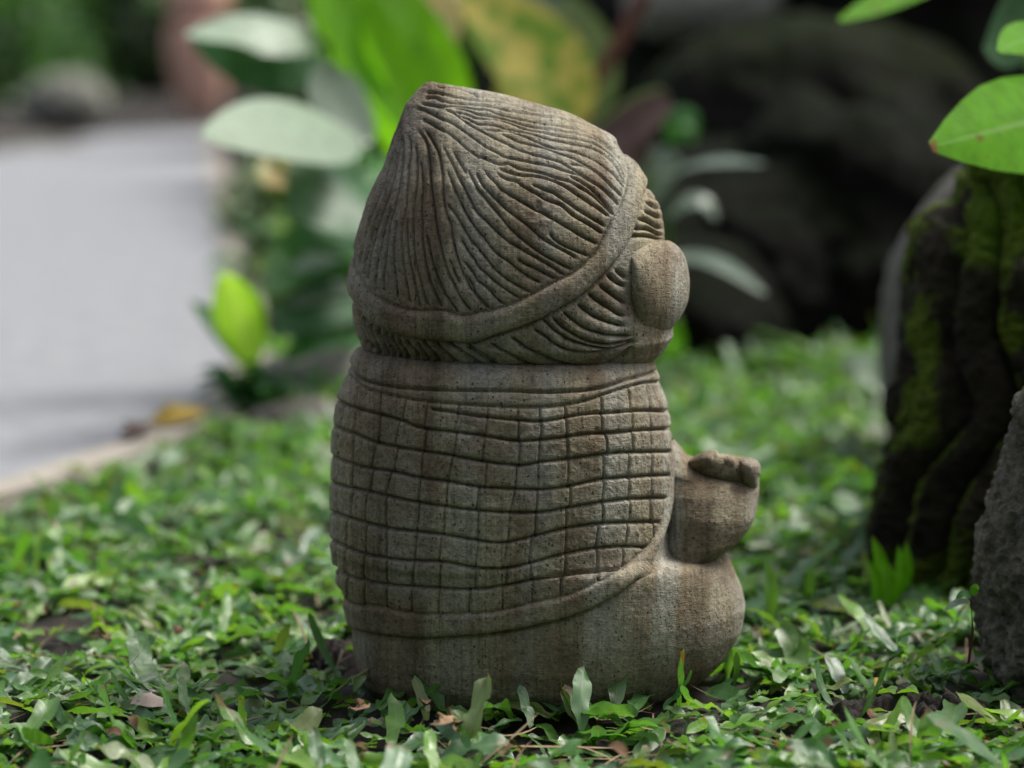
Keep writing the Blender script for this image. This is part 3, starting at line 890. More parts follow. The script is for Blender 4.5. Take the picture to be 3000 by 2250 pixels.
for ol, c0, yy, th_ in (
    ([(560,385),(610,345),(680,298),(770,258),(870,240),(917,256),(930,300),(935,380),(930,560),(800,570),(660,540)], (2070, 1350), .002, .0355),
    ([(912,310),(935,284),(1010,282),(1080,294),(1130,308),(1180,340),(1200,420),(1205,580),(1100,610),(1000,600),(910,560)], (2137, 1356), .002, .0365),
    ([(1130,306),(1200,318),(1260,328),(1320,340),(1390,365),(1422,400),(1443,450),(1440,530),(1415,562),(1405,700),(1330,760),(1230,700),(1195,560),(1170,480),(1145,360)], (2193, 1376), .001, .0395)):
    pillow('finger', fZ3(ol), c0, yy, .0, th_, hand, n=80, m=26, p=2.6, amp=1.2)

# ------------------------------------------------------------------ ground, path
def sheet(name, pts, z, mat, label, kind='structure', th=None):
    import bmesh
    bm = bmesh.new()
    vs = [bm.verts.new((p[0], p[1], z)) for p in pts]
    f = bm.faces.new(vs)
    bmesh.ops.recalc_face_normals(bm, faces=[f])
    if f.normal.z < 0:
        f.normal_flip()
    if th:
        r_ = bmesh.ops.extrude_face_region(bm, geom=[f])
        for e in r_['geom']:
            if isinstance(e, bmesh.types.BMVert):
                e.co.z -= th
    me = bpy.data.meshes.new(name)
    bmesh.ops.triangulate(bm, faces=bm.faces[:])
    bm.to_mesh(me)
    bm.free()
    o = link(name, me, mat)
    tag(o, label, None, None, kind)
    return o

# soil: near part finely modelled, then a big sheet to the horizon
gx = np.linspace(-1.6, 1.6, 210); gy = np.linspace(-0.9, 2.3, 210)
GX, GY = np.meshgrid(gx, gy)
def soil_h(x, y):
    h = .006 * fbm(x, y, x * 0, .09, 4, 41) + .0035 * fbm(x, y, x * 0, .012, 3, 43)
    cl = .016 * np.clip(fbm(x, y, x * 0, .02, 3, 47), 0, 1)
    m1 = 0 * x
    m0 = np.exp(-(((x - SOILC[0][0]) / .05) ** 2 + ((y - SOILC[0][1]) / .05) ** 2)) + np.exp(-(((x - SOILC[1][0]) / .07) ** 2 + ((y - SOILC[1][1]) / .05) ** 2))
    return h + m1 * (cl + .006) - .012
SOILC = [gnd(170, 2095), gnd(2790, 2080)]
Z = soil_h(GX, GY) - .003
edge = np.minimum.reduce([GX + 1.6, 1.6 - GX, GY + .9, 2.3 - GY])
Z = Z * np.clip(edge / .1, 0, 1) - .024 * (1 - np.clip(edge / .1, 0, 1))
V = np.stack([GX, GY, Z], -1).reshape(-1, 3)
Qg = grid_quads(210, 210, False)[:, ::-1]
o = link('lawn_soil', np_mesh('lawn_soil', V, Qg), M['soil'])
tag(o, 'dark damp crumbly soil under the lawn', None, None, 'structure')
for k, (c_, rx, ry) in enumerate(((SOILC[0], .075, .05), (SOILC[1], .10, .06), (gnd(640, 1660), .04, .05), (gnd(940, 1890), .03, .03))):
    a_ = np.linspace(-1, 1, 120)
    SX, SY = np.meshgrid(a_, a_)
    x_, y_ = c_.x + SX * rx, c_.y + SY * ry
    rr_ = np.sqrt(SX ** 2 + SY ** 2) + .25 * fbm(x_, y_, x_ * 0, .03, 2, 5)
    m_ = np.clip(1.1 - rr_, 0, 1) ** .6
    z_ = soil_h(x_, y_) - .006 + m_ * (.006 + .020 * np.clip(fbm(x_, y_, x_ * 0, .018, 4, 47, .6) + .3, 0, 1.2) ** .7 + .0018 * fbm(x_, y_, x_ * 0, .004, 2, 49))
    o = link('bare_soil', np_mesh('bare_soil', np.stack([x_, y_, z_], -1).reshape(-1, 3), grid_quads(120, 120, False)[:, ::-1]), M['soil'])
    tag(o, 'patch of crumbly dark bare soil showing through the lawn', None, None, 'structure')
sheet('ground', [(-80, -40), (80, -40), (80, 120), (-80, 120)], -.022, M['soil'], 'dark soil ground running on under the garden')

PATH_EDGE = [gnd(x * 1.3562, y * 1.3562) for x, y in ((-700, 1330), (-300, 1200), (0, 1090), (130, 1052), (300, 992), (440, 935), (520, 895), (565, 850), (580, 790), (575, 700), (550, 600), (515, 480), (490, 380), (475, 320), (468, 285))]
pe = [(p.x, p.y) for p in PATH_EDGE]
far = [gnd(637, 372), gnd(300, 400), gnd(0, 450), gnd(-500, 560), gnd(-1200, 760)]
path_pts = pe + [(p.x, p.y) for p in far[1:]] + [(-3.5, 3.0), (-3.0, .2)]
off = []
for i, p in enumerate(pe):
    a = pe[max(i - 1, 0)]; b_ = pe[min(i + 1, len(pe) - 1)]
    t = Vector((b_[0] - a[0], b_[1] - a[1])).normalized()
    off.append((p[0] - t.y * .05, p[1] + t.x * .05))
sheet('path', off + path_pts[len(pe):], .006, M['path'], 'pale grey concrete garden path curving away on the left', th=.05)
sheet('path_edging', pe + off[::-1], .010, M['kerb'], 'pinkish concrete edging strip between the path and the lawn', th=.05)

# ------------------------------------------------------------------ lawn leaves
def in_poly(x, y, poly):
    ins = np.zeros(x.shape, bool)
    for i in range(len(poly)):
        x1, y1 = poly[i]; x2, y2 = poly[(i + 1) % len(poly)]
        if y1 == y2: continue
        c = (y >= min(y1, y2)) & (y < max(y1, y2))
        ins ^= c & (x < x1 + (y - y1) * (x2 - x1) / (y2 - y1))
    return ins

BLOCK = []      # (x, y, rx, ry): where rocks stand

def leaf_batch(X, Y, Zb, az, pitch, roll, ln, wd, curl, wave, nseg, cross):
    """many blades at once; returns V, Q, UV"""
    n = len(X)
    t = np.linspace(0, 1, nseg + 1)
    prof = np.clip(np.minimum(.45 + 1.6 * t, 1) * np.sqrt(np.clip(1 - ((t - .5) / .5).clip(0, 1) ** 3.2, 0, 1)), 0, 1)
    prof[0] = .3; prof[-1] = .1
    s = np.linspace(-1, 1, cross + 1)
    # centre line in local frame (along, up)
    ang = pitch[:, None] - curl[:, None] * t[None, :]
    dl = ln[:, None] / nseg
    ax = np.concatenate([np.zeros((n, 1)), np.cumsum(np.cos(ang[:, :-1]) * dl, 1)], 1)
    az_ = np.concatenate([np.zeros((n, 1)), np.cumsum(np.sin(ang[:, :-1]) * dl, 1)], 1)
    ph = rng.uniform(0, 6.28, n)[:, None]
    ed = 1 + .16 * np.sin(t[None, :] * 15 + ph) * rng.uniform(.2, 1, n)[:, None]
    w = wd[:, None] * prof[None, :] * ed * .5
    A = ax[:, :, None] + np.zeros(len(s))
    B = w[:, :, None] * s
    fold = rng.uniform(-.05, .55, n)[:, None, None]
    C = az_[:, :, None] + np.abs(B) * fold + wave[:, None, None] * np.sin(t[None, :, None] * 14 + ph[:, :, None] + s * 1.2) * (np.abs(s) ** 1.5)
    rc, rs = np.cos(roll)[:, None, None], np.sin(roll)[:, None, None]
    B, C = B * rc - (C - az_[:, :, None]) * rs, az_[:, :, None] + B * rs + (C - az_[:, :, None]) * rc
    ca, sa = np.cos(az)[:, None, None], np.sin(az)[:, None, None]
    side = rng.uniform(-.5, .5, n)[:, None, None] * t[None, :, None] ** 2 * ln[:, None, None] * .5
    B = B + side
    VX = X[:, None, None] + A * ca - B * sa
    VY = Y[:, None, None] + A * sa + B * ca
    VZ = Zb[:, None, None] + C
    V = np.stack([VX, VY, VZ], -1).reshape(-1, 3)
    per = (nseg + 1) * (cross + 1)
    q = grid_quads(nseg + 1, cross + 1, False)
    Q = (q[None] + (np.arange(n) * per)[:, None, None]).reshape(-1, 4)
    U = np.stack(np.broadcast_arrays((s * .5 + .5)[None, None, :], t[None, :, None], np.zeros((n, 1, 1)))[:2], -1).reshape(-1, 2)
    return V, Q, U

lawn_poly = [(-1.5, -.75)] + [(p[0] + .0, p[1] - .0) for p in pe[:]] + [(-1.2, 9.5), (-.2, 4.6), (.3, 2.4), (2.2, 2.2), (2.2, -.75)]
ROCKS = [(at(3230, 1600, 2.02), .115, .10), (at(3050, 1600, 2.36), .125, .13), (at(2960, 1200, 2.95), .15, .15)]

def scatter(n, x0, x1, y0, y1, dens_fn=None):
    x = rng.uniform(x0, x1, n); y = rng.uniform(y0, y1, n)
    k = in_poly(x, y, lawn_poly)
    # inside view cone with a margin
    k &= np.abs(x) < .185 * (y - CAMY) + .22
    k &= ((x - .02) / .150) ** 2 + (y / .112) ** 2 > 1          # statue footprint
    for c, rx, ry in ROCKS:
        k &= ((x - c.x) / rx) ** 2 + ((y - c.y) / ry) ** 2 > 1
    for sc, rr in ((SOILC[0], .028), (SOILC[1], .045)):
        d = np.hypot(x - sc.x, (y - sc.y) * 1.0) + .02 * vnoise(x, y, x * 0, .02, 3)
        k &= (d > rr) | (rng.uniform(0, 1, n) < .1)
    if dens_fn is not None:
        k &= rng.uniform(0, 1, n) < dens_fn(x, y)
    return x[k], y[k]

parts = []
def add_layer(n, y0, y1, lnr, wdr, prange, zr, nseg, cross, xr=1.5, patch=.0):
    x, y = scatter(n, -xr, xr, y0, y1, (lambda a, b_: np.clip(.75 + patch * fbm(a, b_, a * 0, .07, 3, 61), 0, 1)))
    m = len(x)
    az = rng.uniform(0, 2 * math.pi, m)
    ln = rng.uniform(*lnr, m) * rng.choice([.6, .8, 1, 1, 1.25], m)
    wd = ln * rng.uniform(*wdr, m)
    pitch = np.abs(rng.normal(prange[0], prange[1], m))
    roll = rng.normal(0, .45, m)
    curl = rng.normal(.55, .6, m)
    wave = rng.uniform(.04, .24, m) * wd
    z = soil_h(x, y) + rng.uniform(*zr, m)
    parts.append(leaf_batch(x, y, z, az, pitch, roll, ln, wd, curl, wave, nseg, cross))
# near lawn: dense, well shaped; farther: cheaper blades
add_layer(14500, -.62, .45, (.022, .050), (.21, .34), (.16, .24), (.000, .012), 11, 2, 1.0, .9)
add_layer(4300, -.62, .45, (.026, .052), (.19, .30), (.38, .32), (.003, .012), 11, 4, 1.0, .9)
add_layer(17000, .45, 1.3, (.026, .050), (.22, .35), (.26, .32), (.000, .016), 6, 2, 1.2, .8)
add_layer(13500, 1.3, 2.6, (.028, .050), (.24, .40), (.32, .35), (.000, .02), 4, 2, 1.4, .7)
offs, VV, QQ, UU = 0, [], [], []
for v, q, u in parts:
    VV.append(v); QQ.append(q + offs); UU.append(u); offs += len(v)
me = np_mesh('lawn_leaves', np.vstack(VV), np.vstack(QQ), uv=np.vstack(UU))
o = link('lawn_leaves', me, M['lawn_leaf'])
tag(o, 'carpet of short broad wavy green grass blades round the statue', None, None, 'stuff')
x, y = scatter(1500, -.9, .9, -.6, .6)
m = len(x)
rb = leaf_batch(x, y, soil_h(x, y) + rng.uniform(.002, .012, m), rng.uniform(0, 6.28, m), rng.normal(.1, .2, m), rng.normal(0, .3, m), rng.uniform(.03, .09, m), rng.uniform(.0012, .0026, m), rng.normal(.3, .5, m), np.zeros(m), 8, 2)
o = link('lawn_runners', np_mesh('lawn_runners', rb[0], rb[1], uv=rb[2]), M['runner'])
tag(o, 'thin brown creeping stems and straw between the lawn blades', None, None, 'stuff')
print('lawn quads', sum(len(q) for q in QQ))

# ------------------------------------------------------------------ single leaves, plants
def blade(name, pts, widths, up, mat, parent=None, fold=.25, wavy=.0, n=22, cross=6, thick=0.0):
    """a leaf blade along a midrib; widths sampled along it"""
    p = np.array([tuple(q) for q in pts], float)
    e = np.vstack([2 * p[0] - p[1], p, 2 * p[-1] - p[-2]])
    c = []
    ts = np.linspace(0, len(p) - 1, n)
    for t in ts:
        i = min(int(t), len(p) - 2); f = t - i
        a, b_, cc, d = e[i], e[i + 1], e[i + 2], e[i + 3]
        c.append(.5 * ((2 * b_) + (-a + cc) * f + (2 * a - 5 * b_ + 4 * cc - d) * f * f + (-a + 3 * b_ - 3 * cc + d) * f ** 3))
    c = np.array(c)
    T = np.gradient(c, axis=0)
    T /= np.linalg.norm(T, axis=1, keepdims=True)
    S = np.cross(T, np.array(up, float))
    S /= np.maximum(np.linalg.norm(S, axis=1, keepdims=True), 1e-9)
    Nn = np.cross(S, T)
    w = np.interp(np.linspace(0, 1, n), np.linspace(0, 1, len(widths)), widths)
    s = np.linspace(-1, 1, cross + 1)
    V = c[:, None] + S[:, None] * (w[:, None, None] * .5 * s[None, :, None]) + Nn[:, None] * (np.abs(s)[None, :, None] * w[:, None, None] * .5 * fold)
    if wavy:
        ph = random.uniform(0, 6)
        V += Nn[:, None] * (wavy * np.sin(np.linspace(0, 16, n)[:, None] + ph + s[None] * .8) * np.abs(s)[None] ** 1.5)[..., None]
    U = np.stack(np.broadcast_arrays((s * .5 + .5)[None, :], np.linspace(0, 1, n)[:, None]), -1).reshape(-1, 2)
    me = np_mesh(name, V.reshape(-1, 3), grid_quads(n, cross + 1, False), uv=U)
    return link(name, me, mat, parent)

def tube(name, pts, r0, r1, mat, parent=None, n=8):
    p = [Vector(q) for q in pts]
    rings = []
    for i, q in enumerate(p):
        t = (p[min(i + 1, len(p) - 1)] - p[max(i - 1, 0)]).normalized()
        a = t.orthogonal().normalized(); b_ = t.cross(a)
        r_ = r0 + (r1 - r0) * i / (len(p) - 1)
        rings.append([tuple(q + (a * math.cos(k / n * 2 * math.pi) + b_ * math.sin(k / n * 2 * math.pi)) * r_) for k in range(n)])
    me = np_mesh(name, np.array(rings).reshape(-1, 3), grid_quads(len(p), n, True))
    return link(name, me, mat, parent)

BROAD = [max(.02, math.sin(math.pi * (i / 24) ** .85) ** .7) if i not in (0, 24) else .02 for i in range(25)]
def W(w, prof=BROAD): return [w * k for k in prof]

# seedling with one bright leaf at the path edge
b0 = gnd(757, 1180)
pl = empty('seedling', b0, 'small yellow green seedling with one upright leaf at the corner of the path', 'plant')
blade('leaf', [at(745, 1120, 3.35), at(725, 1010, 3.33), at(690, 900, 3.3), at(650, 800, 3.28)], [.009, .018, .036, .052, .060, .058, .042, .012], (.15, -1, .1), M['lime_young'], pl, .2)
tube('stem', [b0, at(752, 1140, 3.36), at(742, 1105, 3.35)], .004, .003, M['stem'], pl)
blade('leaf', [at(735, 1090, 3.36), at(640, 960, 3.38), at(560, 880, 3.4)], W(.035), (.3, -.6, .7), M['hosta_mid'], pl, .2)
# dark clump at its foot
cl = empty('dark_leaf_clump', gnd(750, 1215), 'low clump of dark green leaves at the foot of the bright seedling', 'plant')
for k in range(26):
    a = random.uniform(0, 6.28); h = random.uniform(.02, .06)
    base = gnd(750, 1205) + Vector((random.uniform(-.02, .02), random.uniform(-.02, .02), 0))
    tip = base + Vector((math.cos(a) * .055, math.sin(a) * .055, h))
    blade('leaf', [base, (base + tip) / 2 + Vector((0, 0, .02)), tip], W(.02), (0, -.3, 1), M['hosta_dark'] if k % 3 else M['hosta_mid'], cl, .2, n=6, cross=2)

# fallen leaves and chips
fl = blade('fallen_leaf', [gnd(440, 1235, .014), gnd(520, 1215, .022), gnd(610, 1200, .02)], W(.042), (0, -.5, 1), M['yellowleaf'], None, .25)
tag(fl, 'yellow fallen leaf lying at the edge of the path', 'leaf')
fl = blade('fallen_leaf', [gnd(350, 1275, .014), gnd(395, 1255, .022), gnd(450, 1240, .016)], W(.03), (0, -.5, 1), M['bark'], None, .3)
tag(fl, 'brown fallen leaf on the path beside the yellow one', 'leaf')
dl = blade('dry_leaf', [gnd(1352, 2150, .012), gnd(1330, 2130, .02), at(1312, 2085, 1.865), at(1311, 2050, 1.865)], [.0012, .0015, .006, .0062, .0045, .0015], (.3, -1, .2), M['dryleaf'], None, .5, .0006)
tag(dl, 'small tan dry leaf standing upright in the grass before the statue', 'leaf')
dl = blade('dry_leaf', [gnd(1265, 2125, .016), gnd(1290, 2115, .022), gnd(1330, 2112, .018), gnd(1345, 2122, .014)], W(.013), (0, -.6, 1), M['dryleaf'], None, .4, .001)
tag(dl, 'curled brown dry leaf lying flat beside the upright tan one', 'leaf')
dl = blade('dry_leaf', [gnd(1030, 2080, .012), gnd(1055, 2072, .02), gnd(1075, 2066, .014)], W(.012), (0, -.6, 1), M['dryleaf'], None, .4, .001)
tag(dl, 'brown dry leaf in the grass below the left corner of the statue', 'leaf')
ch = blade('bark_chip', [gnd(398, 2035, .012), gnd(435, 2030, .017), gnd(478, 2045, .012)], [.014, .018, .018, .012], (0, -.5, 1), M['shell'], None, -.5, n=10)
tag(ch, 'pale curved bark chip lying in the grass on the left', 'bark chip')
for k in range(24):      # small dry bits
    q = gnd(random.uniform(-100, 2700), random.uniform(1750, 2240), .012)
    if (q.x / .16) ** 2 + (q.y / .12) ** 2 < 1 or (q.x < -.35 and q.y > .4): continue
    a = random.uniform(0, 6.28); l = random.uniform(.006, .014)
    t2 = q + Vector((math.cos(a) * l, math.sin(a) * l, random.uniform(-.002, .006)))
    d_ = blade('dry_leaf', [q, (q + t2) / 2 + Vector((0, 0, .003)), t2], W(random.uniform(.004, .009)), (random.uniform(-.4, .4), -.5, 1), M['scrap'] if k % 4 else M['yellowleaf'], None, .4, n=6, cross=2)
    tag(d_, 'tiny brown dry leaf scrap among the lawn blades', 'leaf', 'tiny dry scraps in the lawn')

# ------------------------------------------------------------------ rocks
def rock(name, c, r, mat, label, cat='rock', seed=0, amp=.18, fs=.5, n=110, group=None, folds=0, sq=2.0, shape=None, fine=.02):
    nr_, nc_ = n, n * 2
    ph = np.linspace(.001, math.pi - .001, nr_)[:, None]; th = np.linspace(0, 2 * math.pi, nc_, endpoint=False)[None, :]
    e = 2 / sq
    pw = lambda v: np.sign(v) * np.abs(v) ** e
    x = pw(np.sin(ph)) * pw(np.cos(th)); y = pw(np.sin(ph)) * pw(np.sin(th)); z = pw(np.cos(ph)) + 0 * th
    P = np.stack([x * r[0], y * r[1], z * r[2]], -1)
    s = max(r)
    d = 1 + amp * fbm(P[..., 0] + seed, P[..., 1], P[..., 2], s * fs * 2, 5, seed) + fine * fbm(P[..., 0] + seed, P[..., 1], P[..., 2], s * .12, 4, seed + 5)
    if folds:
        d = d + folds * (np.abs(np.sin(th * 7 + 1.6 * fbm(P[..., 0] * .3, P[..., 1] * .3, P[..., 2], s * .9, 3, seed + 2))) ** .6 - .6)
    P = P * d[..., None]
    if shape: P = shape(P)
    P = P + np.array(tuple(c))
    me = np_mesh(name, P.reshape(-1, 3), grid_quads(nr_, nc_, True))
    o = link(name, me, mat)
    tag(o, label, cat, group)
    return o

# rough grey rock at the right edge (outline traced)
def traced_rock(name, left, xr, dep, depth, mat, label, seed, amp, foldamp, cat='rock', nf=260, nb=60, step=4, foldf=9.0, lean=0.0, finea=1.0, roots=None):
    ys = np.arange(left[0][1], left[-1][1], step)
    Lf = np.array(left, float)
    xl = np.interp(ys, Lf[:, 1], Lf[:, 0])
    Xr = np.array(xr, float); xr_ = np.interp(ys, Xr[:, 1], Xr[:, 0])
    b_ = np.interp(ys, [d[0] for d in dep], [d[1] for d in dep])
    k = np.array([1, 4, 6, 4, 1.]) / 16
    for _ in range(2):
        for a in (xl, xr_, b_):
            a[2:-2] = np.convolve(a, k, 'valid')
    pl_ = np.array([at(x, y, depth) for x, y in zip(xl, ys)]); pr_ = np.array([at(x, y, depth) for x, y in zip(xr_, ys)])
    cx, a_, z = (pl_[:, 0] + pr_[:, 0]) / 2, (pr_[:, 0] - pl_[:, 0]) / 2, pl_[:, 2]
    th = np.concatenate([np.linspace(math.pi, 2 * math.pi, nf, endpoint=False), np.linspace(0, math.pi, nb, endpoint=False)])
    P = np.empty((len(ys), len(th), 3))
    P[..., 0] = cx[:, None] + a_[:, None] * np.cos(th)
    P[..., 1] = depth + CAMY + b_[:, None] * np.sin(th)
    P[..., 2] = z[:, None]
    Nn = grid_normals(P, True)
    x, y, zz = P[..., 0], P[..., 1], P[..., 2]
    h = amp * fbm(x, y, zz, .05, 5, seed, .55) + finea * .0012 * fbm(x, y, zz, .006, 3, seed + 9)
    if foldamp:
        q = th[None, :] * foldf + zz * 14 + 1.8 * fbm(x, y, zz * .4, .07, 3, seed + 3)
        h = h + foldamp * (np.abs(np.sin(q)) ** .5 - .7)
    moss = None
    if roots is not None:
        px_, py_ = project(x, np.minimum(y, depth + CAMY), zz)
        u = px_ - np.interp(py_, [r_[1] for r_ in roots], [r_[0] for r_ in roots])
        wv = u / 100.0 + .28 * fbm(x, y, zz, .09, 3, seed + 3)
        rid = np.abs(np.sin(wv * math.pi)) ** .7
        cellid = _hash(np.floor(wv), wv * 0, wv * 0, 5)
        up = np.clip((820 - py_) / 300, 0, 1)
        lump = np.clip(fbm(x, y, zz, .045, 3, seed + 21) + .35, 0, 1.2)
        h = h + (rid * .020 + cellid * .010) * (1 - .6 * up) + lump * .02 * up
        edge_ = np.exp(-((rid - .62) / .16) ** 2) * (np.sin(wv * 2 * math.pi) > 0)
        moss = np.clip(1.6 * edge_ * np.clip(.6 + 1.6 * fbm(x, y, zz, .05, 3, seed + 31), 0, 1) + up * np.clip(lump * 1.3 - .25, 0, 1) + .9 * np.clip(fbm(x, y, zz, .07, 4, seed + 41) - .15, 0, 1), 0, 1)
        low = np.clip((py_ - 1560) / 120, 0, 1) * np.clip(.2 + 1.2 * fbm(x, y, zz, .06, 3, seed + 51), 0, 1)
        moss = np.clip(moss * .85 + .6 * low, 0, 1)
        h = h + moss * .0035 * (1 + vnoise(x, y, zz, .004, 77))
    P = P + Nn * h[..., None]
    top = P[0].mean(0); 
    P = np.concatenate([np.broadcast_to(top, (1,) + P.shape[1:]), P])
    me = np_mesh(name, P.reshape(-1, 3), grid_quads(P.shape[0], P.shape[1], True))
    if moss is not None:
        at_ = me.attributes.new('moss', 'FLOAT', 'POINT')
        at_.data.foreach_set('value', np.concatenate([moss[:1], moss]).astype(np.float32).ravel())
    o = link(name, me, mat)
    tag(o, label, cat)
    return o

traced_rock('rough_rock', [(3120,1030),(3060,1080),(3010,1140),(2987,1200),(2966,1295),(2954,1358),(2928,1440),(2903,1529),(2878,1611),(2858,1694),(2848,1770),(2850,1833),(2866,1896),(2880,1959),(2905,2023),(2943,2067),(3000,2120)],
            [(3250,1030),(3420,1200),(3560,1600),(3560,1900),(3450,2120)], [(1030,.02),(1200,.06),(1600,.085),(1900,.085),(2120,.06)], 1.99, M['rough_rock'],
            'rough speckled grey rock cut by the right edge, in front of the mossy one', 5, .007, 0, finea=2.5)
traced_rock('mossy_rock', [(3010,300),(2985,340),(2962,400),(2946,450),(2930,546),(2866,610),(2789,660),(2735,715),(2712,778),(2700,850),(2690,950),(2676,1030),(2650,1100),(2640,1200),(2628,1300),(2612,1420),(2600,1520),(2602,1620),(2612,1720),(2625,1800),(2660,1850)],
            [(3200,300),(3420,700),(3520,1200),(3520,1850)], [(300,.03),(560,.07),(800,.12),(1200,.14),(1700,.15),(1850,.14)], 2.42, M['moss_rock'],
            'tall dark rock with vertical folds and green moss, right of the statue', 11, .007, 0, nf=380, finea=3.0, step=4, roots=[(2835,300),(2835,700),(2832,1000),(2856,1150),(2850,1230),(2800,1350),(2735,1480),(2690,1600),(2640,1720),(2610,1850)])
traced_rock('smooth_boulder', [(2980,470),(2900,480),(2813,500),(2755,550),(2693,628),(2655,705),(2618,778),(2592,860),(2578,956),(2582,1053),(2592,1173),(2605,1300),(2620,1420)],
            [(3080,470),(3250,560),(3380,900),(3380,1420)], [(470,.03),(560,.1),(800,.16),(1420,.17)], 2.95, M['boulder'],
            'smooth tall grey boulder standing behind the mossy rock', 21, .004, 0)
# dark rockery behind
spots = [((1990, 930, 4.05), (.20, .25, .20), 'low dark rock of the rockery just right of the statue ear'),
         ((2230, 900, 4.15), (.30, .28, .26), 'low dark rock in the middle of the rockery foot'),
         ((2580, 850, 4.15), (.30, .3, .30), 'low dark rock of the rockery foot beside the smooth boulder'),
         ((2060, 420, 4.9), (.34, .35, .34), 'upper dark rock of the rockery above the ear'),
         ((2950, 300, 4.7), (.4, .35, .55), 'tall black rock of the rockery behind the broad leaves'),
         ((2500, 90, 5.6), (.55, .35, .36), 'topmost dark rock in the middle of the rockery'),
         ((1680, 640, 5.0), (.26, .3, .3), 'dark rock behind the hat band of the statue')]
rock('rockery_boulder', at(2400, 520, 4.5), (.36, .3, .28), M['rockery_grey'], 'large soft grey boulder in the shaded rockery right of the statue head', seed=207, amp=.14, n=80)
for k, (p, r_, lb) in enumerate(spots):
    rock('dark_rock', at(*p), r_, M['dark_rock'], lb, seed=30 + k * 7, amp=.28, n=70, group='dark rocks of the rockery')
rock('pale_rock', at(2100, 10, 4.7), (.14, .1, .07), M['grey_stone'], 'pale grey stone on top of the dark rockery', seed=91, n=50)
rock('grey_stone', at(200, 300, 10.9), (.17, .15, .12), M['grey_stone'], 'weathered grey stone beyond the far end of the path', seed=71, n=50)
rock('grey_stone', at(60, 520, 9.3), (.35, .3, .14), M['boulder'], 'low brownish stone beside the far left side of the path', seed=72, n=50)
rock('border_stone', gnd(980, 1130) + Vector((0, 0, .01)), (.11, .05, .035), M['grey_stone'], 'low flat grey stone at the foot of the broad leaved border plant', seed=75, n=50)
rock('border_stone', gnd(880, 1235) + Vector((0, 0, .0)), (.075, .04, .028), M['boulder'], 'small brown stone between the seedling and the statue', seed=77, n=50)

# ------------------------------------------------------------------ broad leaved plants behind the statue
def hosta(name, base, label, leaves, cat='plant'):
    pl_ = empty(name, base, label, cat)
    for pts, w, up, mat, fold in leaves:
        pts = [at(*q) for q in pts]
        blade('leaf', pts, w, up, M[mat], pl_, fold)
        mid = (Vector(base) + pts[0]) / 2 + Vector((0, 0, .03))
        tube('stem', [base, mid, pts[0]], .006, .004, M['stem'], pl_)
    return pl_

hosta('broadleaf_plant', gnd(1060, 1100), 'border plant with pale wide leaves left of the statue', [
    ([(1050,400,3.3),(930,378,3.2),(780,375,3.1),(590,400,3.0)], W(.105), (0,-1,.5), 'hosta_white', -.1),
    ([(960,120,3.5),(820,95,3.45),(680,90,3.4),(545,105,3.3)], W(.075), (0,-.8,.7), 'hosta_white', -.15),
    ([(960,170,3.55),(820,160,3.5),(700,150,3.5),(560,120,3.45)], W(.10), (0,-1,.15), 'hosta_dark', .1),
    ([(1090,420,3.4),(1010,330,3.4),(960,240,3.4),(950,170,3.4)], W(.08), (.6,-.8,.3), 'grey_blade', .1),
    ([(900,470,3.4),(860,500,3.4),(820,520,3.4),(770,540,3.35)], W(.08), (0,-.9,.4), 'croton_pink', .1),
    ([(1120,560,3.4),(1040,560,3.3),(950,590,3.25),(860,640,3.2)], W(.15), (0,-1,.35), 'hosta_dark', .1),
    ([(1150,480,3.5),(1030,470,3.4),(930,470,3.4),(850,500,3.4)], W(.09), (0,-.9,.5), 'hosta_mid', .1),
    ([(1060,700,3.5),(960,720,3.4),(880,770,3.4),(800,860,3.3)], W(.10), (0,-.8,.6), 'hosta_mid', .1),
    ([(1080,760,3.4),(1000,755,3.4),(930,760,3.3),(850,790,3.3)], W(.055), (0,-.5,.8), 'hosta_white', .1),
    ([(1080,900,3.4),(980,890,3.35),(880,930,3.3),(810,990,3.25)], W(.075), (0,-.8,.6), 'hosta_dark', .1),
    ([(1080,860,3.45),(1000,845,3.4),(930,860,3.35),(860,900,3.3)], W(.05), (0,-.6,.8), 'grey_blade', .1),
    ([(1060,1000,3.4),(980,985,3.35),(900,1000,3.3),(830,1060,3.3)], W(.05), (0,-.7,.7), 'hosta_mid', .1),
])
hosta('lime_leaf_plant', gnd(1290, 1000), 'plant with huge bright lime green leaves behind the hat', [
    ([(1260,420,3.6),(1200,300,3.55),(1080,120,3.5),(960,-60,3.45)], [.02,.045,.07,.088,.10,.098,.09,.08], (.5,-1,.3), 'lime', .12),
    ([(1180,480,3.6),(1110,330,3.55),(1020,150,3.5),(960,-40,3.5)], [.015,.03,.045,.06,.07,.07,.065,.06], (-.4,-1,.3), 'lime', .1),
    ([(1330,380,3.6),(1320,260,3.55),(1240,100,3.5),(1130,-60,3.5)], [.02,.04,.055,.06,.06,.055,.05,.05], (.2,-1,.3), 'lime', .12),
])
hosta('variegated_plant', gnd(1500, 900), 'croton plant with yellow speckled leaves above the hat', [
    ([(1690,380,3.8),(1620,230,3.8),(1490,90,3.8),(1330,-60,3.8)], W(.13), (.3,-1,.3), 'croton', .1),
    ([(1650,420,3.9),(1600,310,3.9),(1530,260,3.9),(1450,250,3.9)], W(.12), (0,-1,.3), 'croton', .1),
    ([(1330,140,3.7),(1260,70,3.7),(1200,10,3.7),(1140,-60,3.7)], W(.10), (.3,-1,.3), 'croton_pink', .1),
    ([(1700,300,4.0),(1640,120,4.0),(1560,10,4.0),(1480,-60,4.0)], W(.07), (.3,-1,.2), 'grey_blade', .1),
    ([(1730,350,4.0),(1720,230,4.0),(1690,100,4.0),(1660,-20,4.0)], W(.10), (.3,-1,.2), 'ginger_leaf', .1),
])
